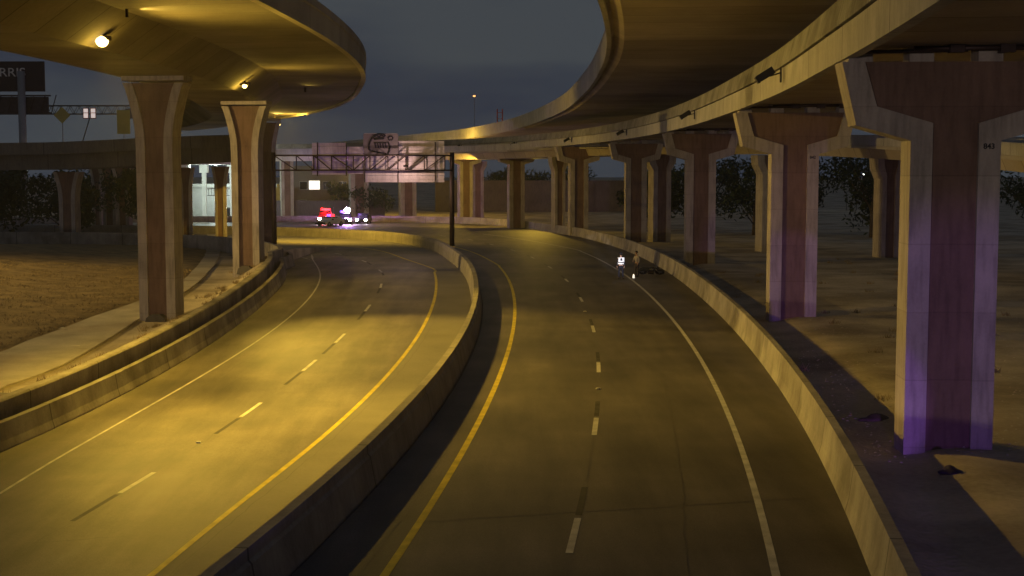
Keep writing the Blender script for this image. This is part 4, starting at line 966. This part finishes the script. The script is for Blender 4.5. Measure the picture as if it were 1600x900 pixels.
for k, (px, py, zg, lab) in enumerate(((303,534-0,-0.5,'scrap of pale litter near the foot of the nearest left pier'), (97,507,-0.2,'small white paper scrap on the dry grass slope'), (117,534,-0.4,'pale litter scrap on the concrete apron'), (207,502,-0.3,'bright litter scrap on the apron edge by the pier'))):
    p = atz(px, py, zg); bm = BM(); v = [bm.verts.new((random.uniform(-.12, .12)+a*0.14, random.uniform(-.05, .05)+b*0.12, random.uniform(0.02, 0.1))) for a, b in ((-1,-1),(1,-1),(1,1),(-1,1))]; bm.faces.new(v)
    bmesh.ops.solidify(bm, geom=bm.faces[:], thickness=0.01)
    o = obj('paper_scrap', bm, litm); o.location = (p.x, p.y, gh(p.x, p.y)+0.14); tag(o, lab, 'litter')

# ------------------------------------------------------------------ small wear on roads and verges
def crack(P, d0, ya, yb, zf, seed, w=0.02):
    Q = off(P, d0); seg = [p.copy() for p in Q if ya < p.y < yb]; rnd = random.Random(seed)
    Q2 = []
    for i in range(len(seg)-1):
        for k in range(3):
            p = seg[i].lerp(seg[i+1], k/3); Q2.append(p + Vector((0.10*noise.noise(Vector((p.y*0.9, seed, 0)))+0.03*rnd.uniform(-1, 1), 0)))
    bm = BM(); sweep(bm, Q2, [(-w/2, 0), (w/2, 0)], lambda i, p: zf(p.y)+0.004, closed=False)
    tag(obj('road_crack', bm, tar), kind='structure')
tar = mat('tar_seal', (0.095, 0.085, 0.07), 0.5, 0.2)
for k, a in enumerate(((Ldash, 0.0, 26, 78, zl), (Ldash, -3.2, 30, 66, zl), (Rdash, 0.0, 20, 95, zr), (Rdash, 2.3, 24, 60, zr), (Ryel, -0.45, 20, 80, zr), (Lyel, 0.4, 22, 84, zl))): crack(*a, seed=k)
def cross(A, B, ya, yb, zf, k):
    a = min(A, key=lambda p: abs(p.y-ya)); b = min(B, key=lambda p: abs(p.y-yb)); n = 14
    Q = [a.lerp(b, i/n) + Vector((0, 0.12*noise.noise(Vector((i*0.7, k, 2))))) for i in range(n+1)]
    bm = BM(); sweep(bm, Q, [(-0.014, 0), (0.014, 0)], lambda i, p: zf(p.y)+0.0045, closed=False); tag(obj('road_joint', bm, tar), kind='structure')
for k, y in enumerate((33, 48, 63, 79)): cross(Ldash, Lyel, y, y+0.8, zl, k)
for k, y in enumerate((30, 44, 60)): cross(Ryel, Rbar, y, y+1.0, zr, k+9)
bm = BM()
for _ in range(5200):
    y = 36 + 90*random.random()**1.3; xr = fRb(y)+0.5; x = xr + 22*random.random()**1.4; z = gh(x, y); r = random.uniform(0.012, 0.05)
    M4 = Matrix.Translation((x, y, z+r*0.2)) @ Matrix.Diagonal((r*random.uniform(.7, 1.5), r, r*0.6, 1))
    v = [bm.verts.new(M4 @ Vector(c)) for c in ((1,0,0),(0,1,0),(-1,0,0),(0,-1,0),(0,0,1))]
    for a, b in ((0,1),(1,2),(2,3),(3,0)): bm.faces.new((v[a], v[b], v[4]))
tag(obj('gravel', bm, M['apron']), 'loose pale gravel scattered over the dirt among the right piers', 'gravel', kind='stuff')
bm = BM()
for c in range(210):
    y = 22 + 95*random.random(); 
    if c % 3 == 0: x = fLb(y) - 1.4 - 2.6*random.random()
    else: x = fRb(y) + 0.6 + (0.5*random.random() if c % 3 == 1 else 16*random.random())
    if x > 0 and y < 45: continue
    z = gh(x, y)
    for k in range(26):
        a = random.random()*6.28; l = random.uniform(0.08, 0.34); px_, py_ = x+random.gauss(0, .14), y+random.gauss(0, .14); w_ = 0.012
        v = [bm.verts.new(q) for q in ((px_-w_, py_, z), (px_+w_, py_, z), (px_+math.cos(a)*l*.6, py_+math.sin(a)*l*.6, z+l))]; bm.faces.new(v)
tag(obj('weeds', bm, M['blade']), 'sparse dry weed tufts along the barriers and on the dirt', 'weeds', kind='stuff')

# ------------------------------------------------------------------ night air
bm = BM(); box(bm, -420, 420, -200, 560, -4, 60)
hm = bpy.data.materials.new('night_air'); hm.use_nodes = True; t = hm.node_tree; t.nodes.clear()
o_ = t.nodes.new('ShaderNodeOutputMaterial'); pv = t.nodes.new('ShaderNodeVolumePrincipled'); pv.inputs['Color'].default_value = (0.85, 0.85, 0.9, 1); pv.inputs['Density'].default_value = 0.00022
t.links.new(pv.outputs[0], o_.inputs['Volume'])
tag(obj('haze', bm, hm), kind='stuff')
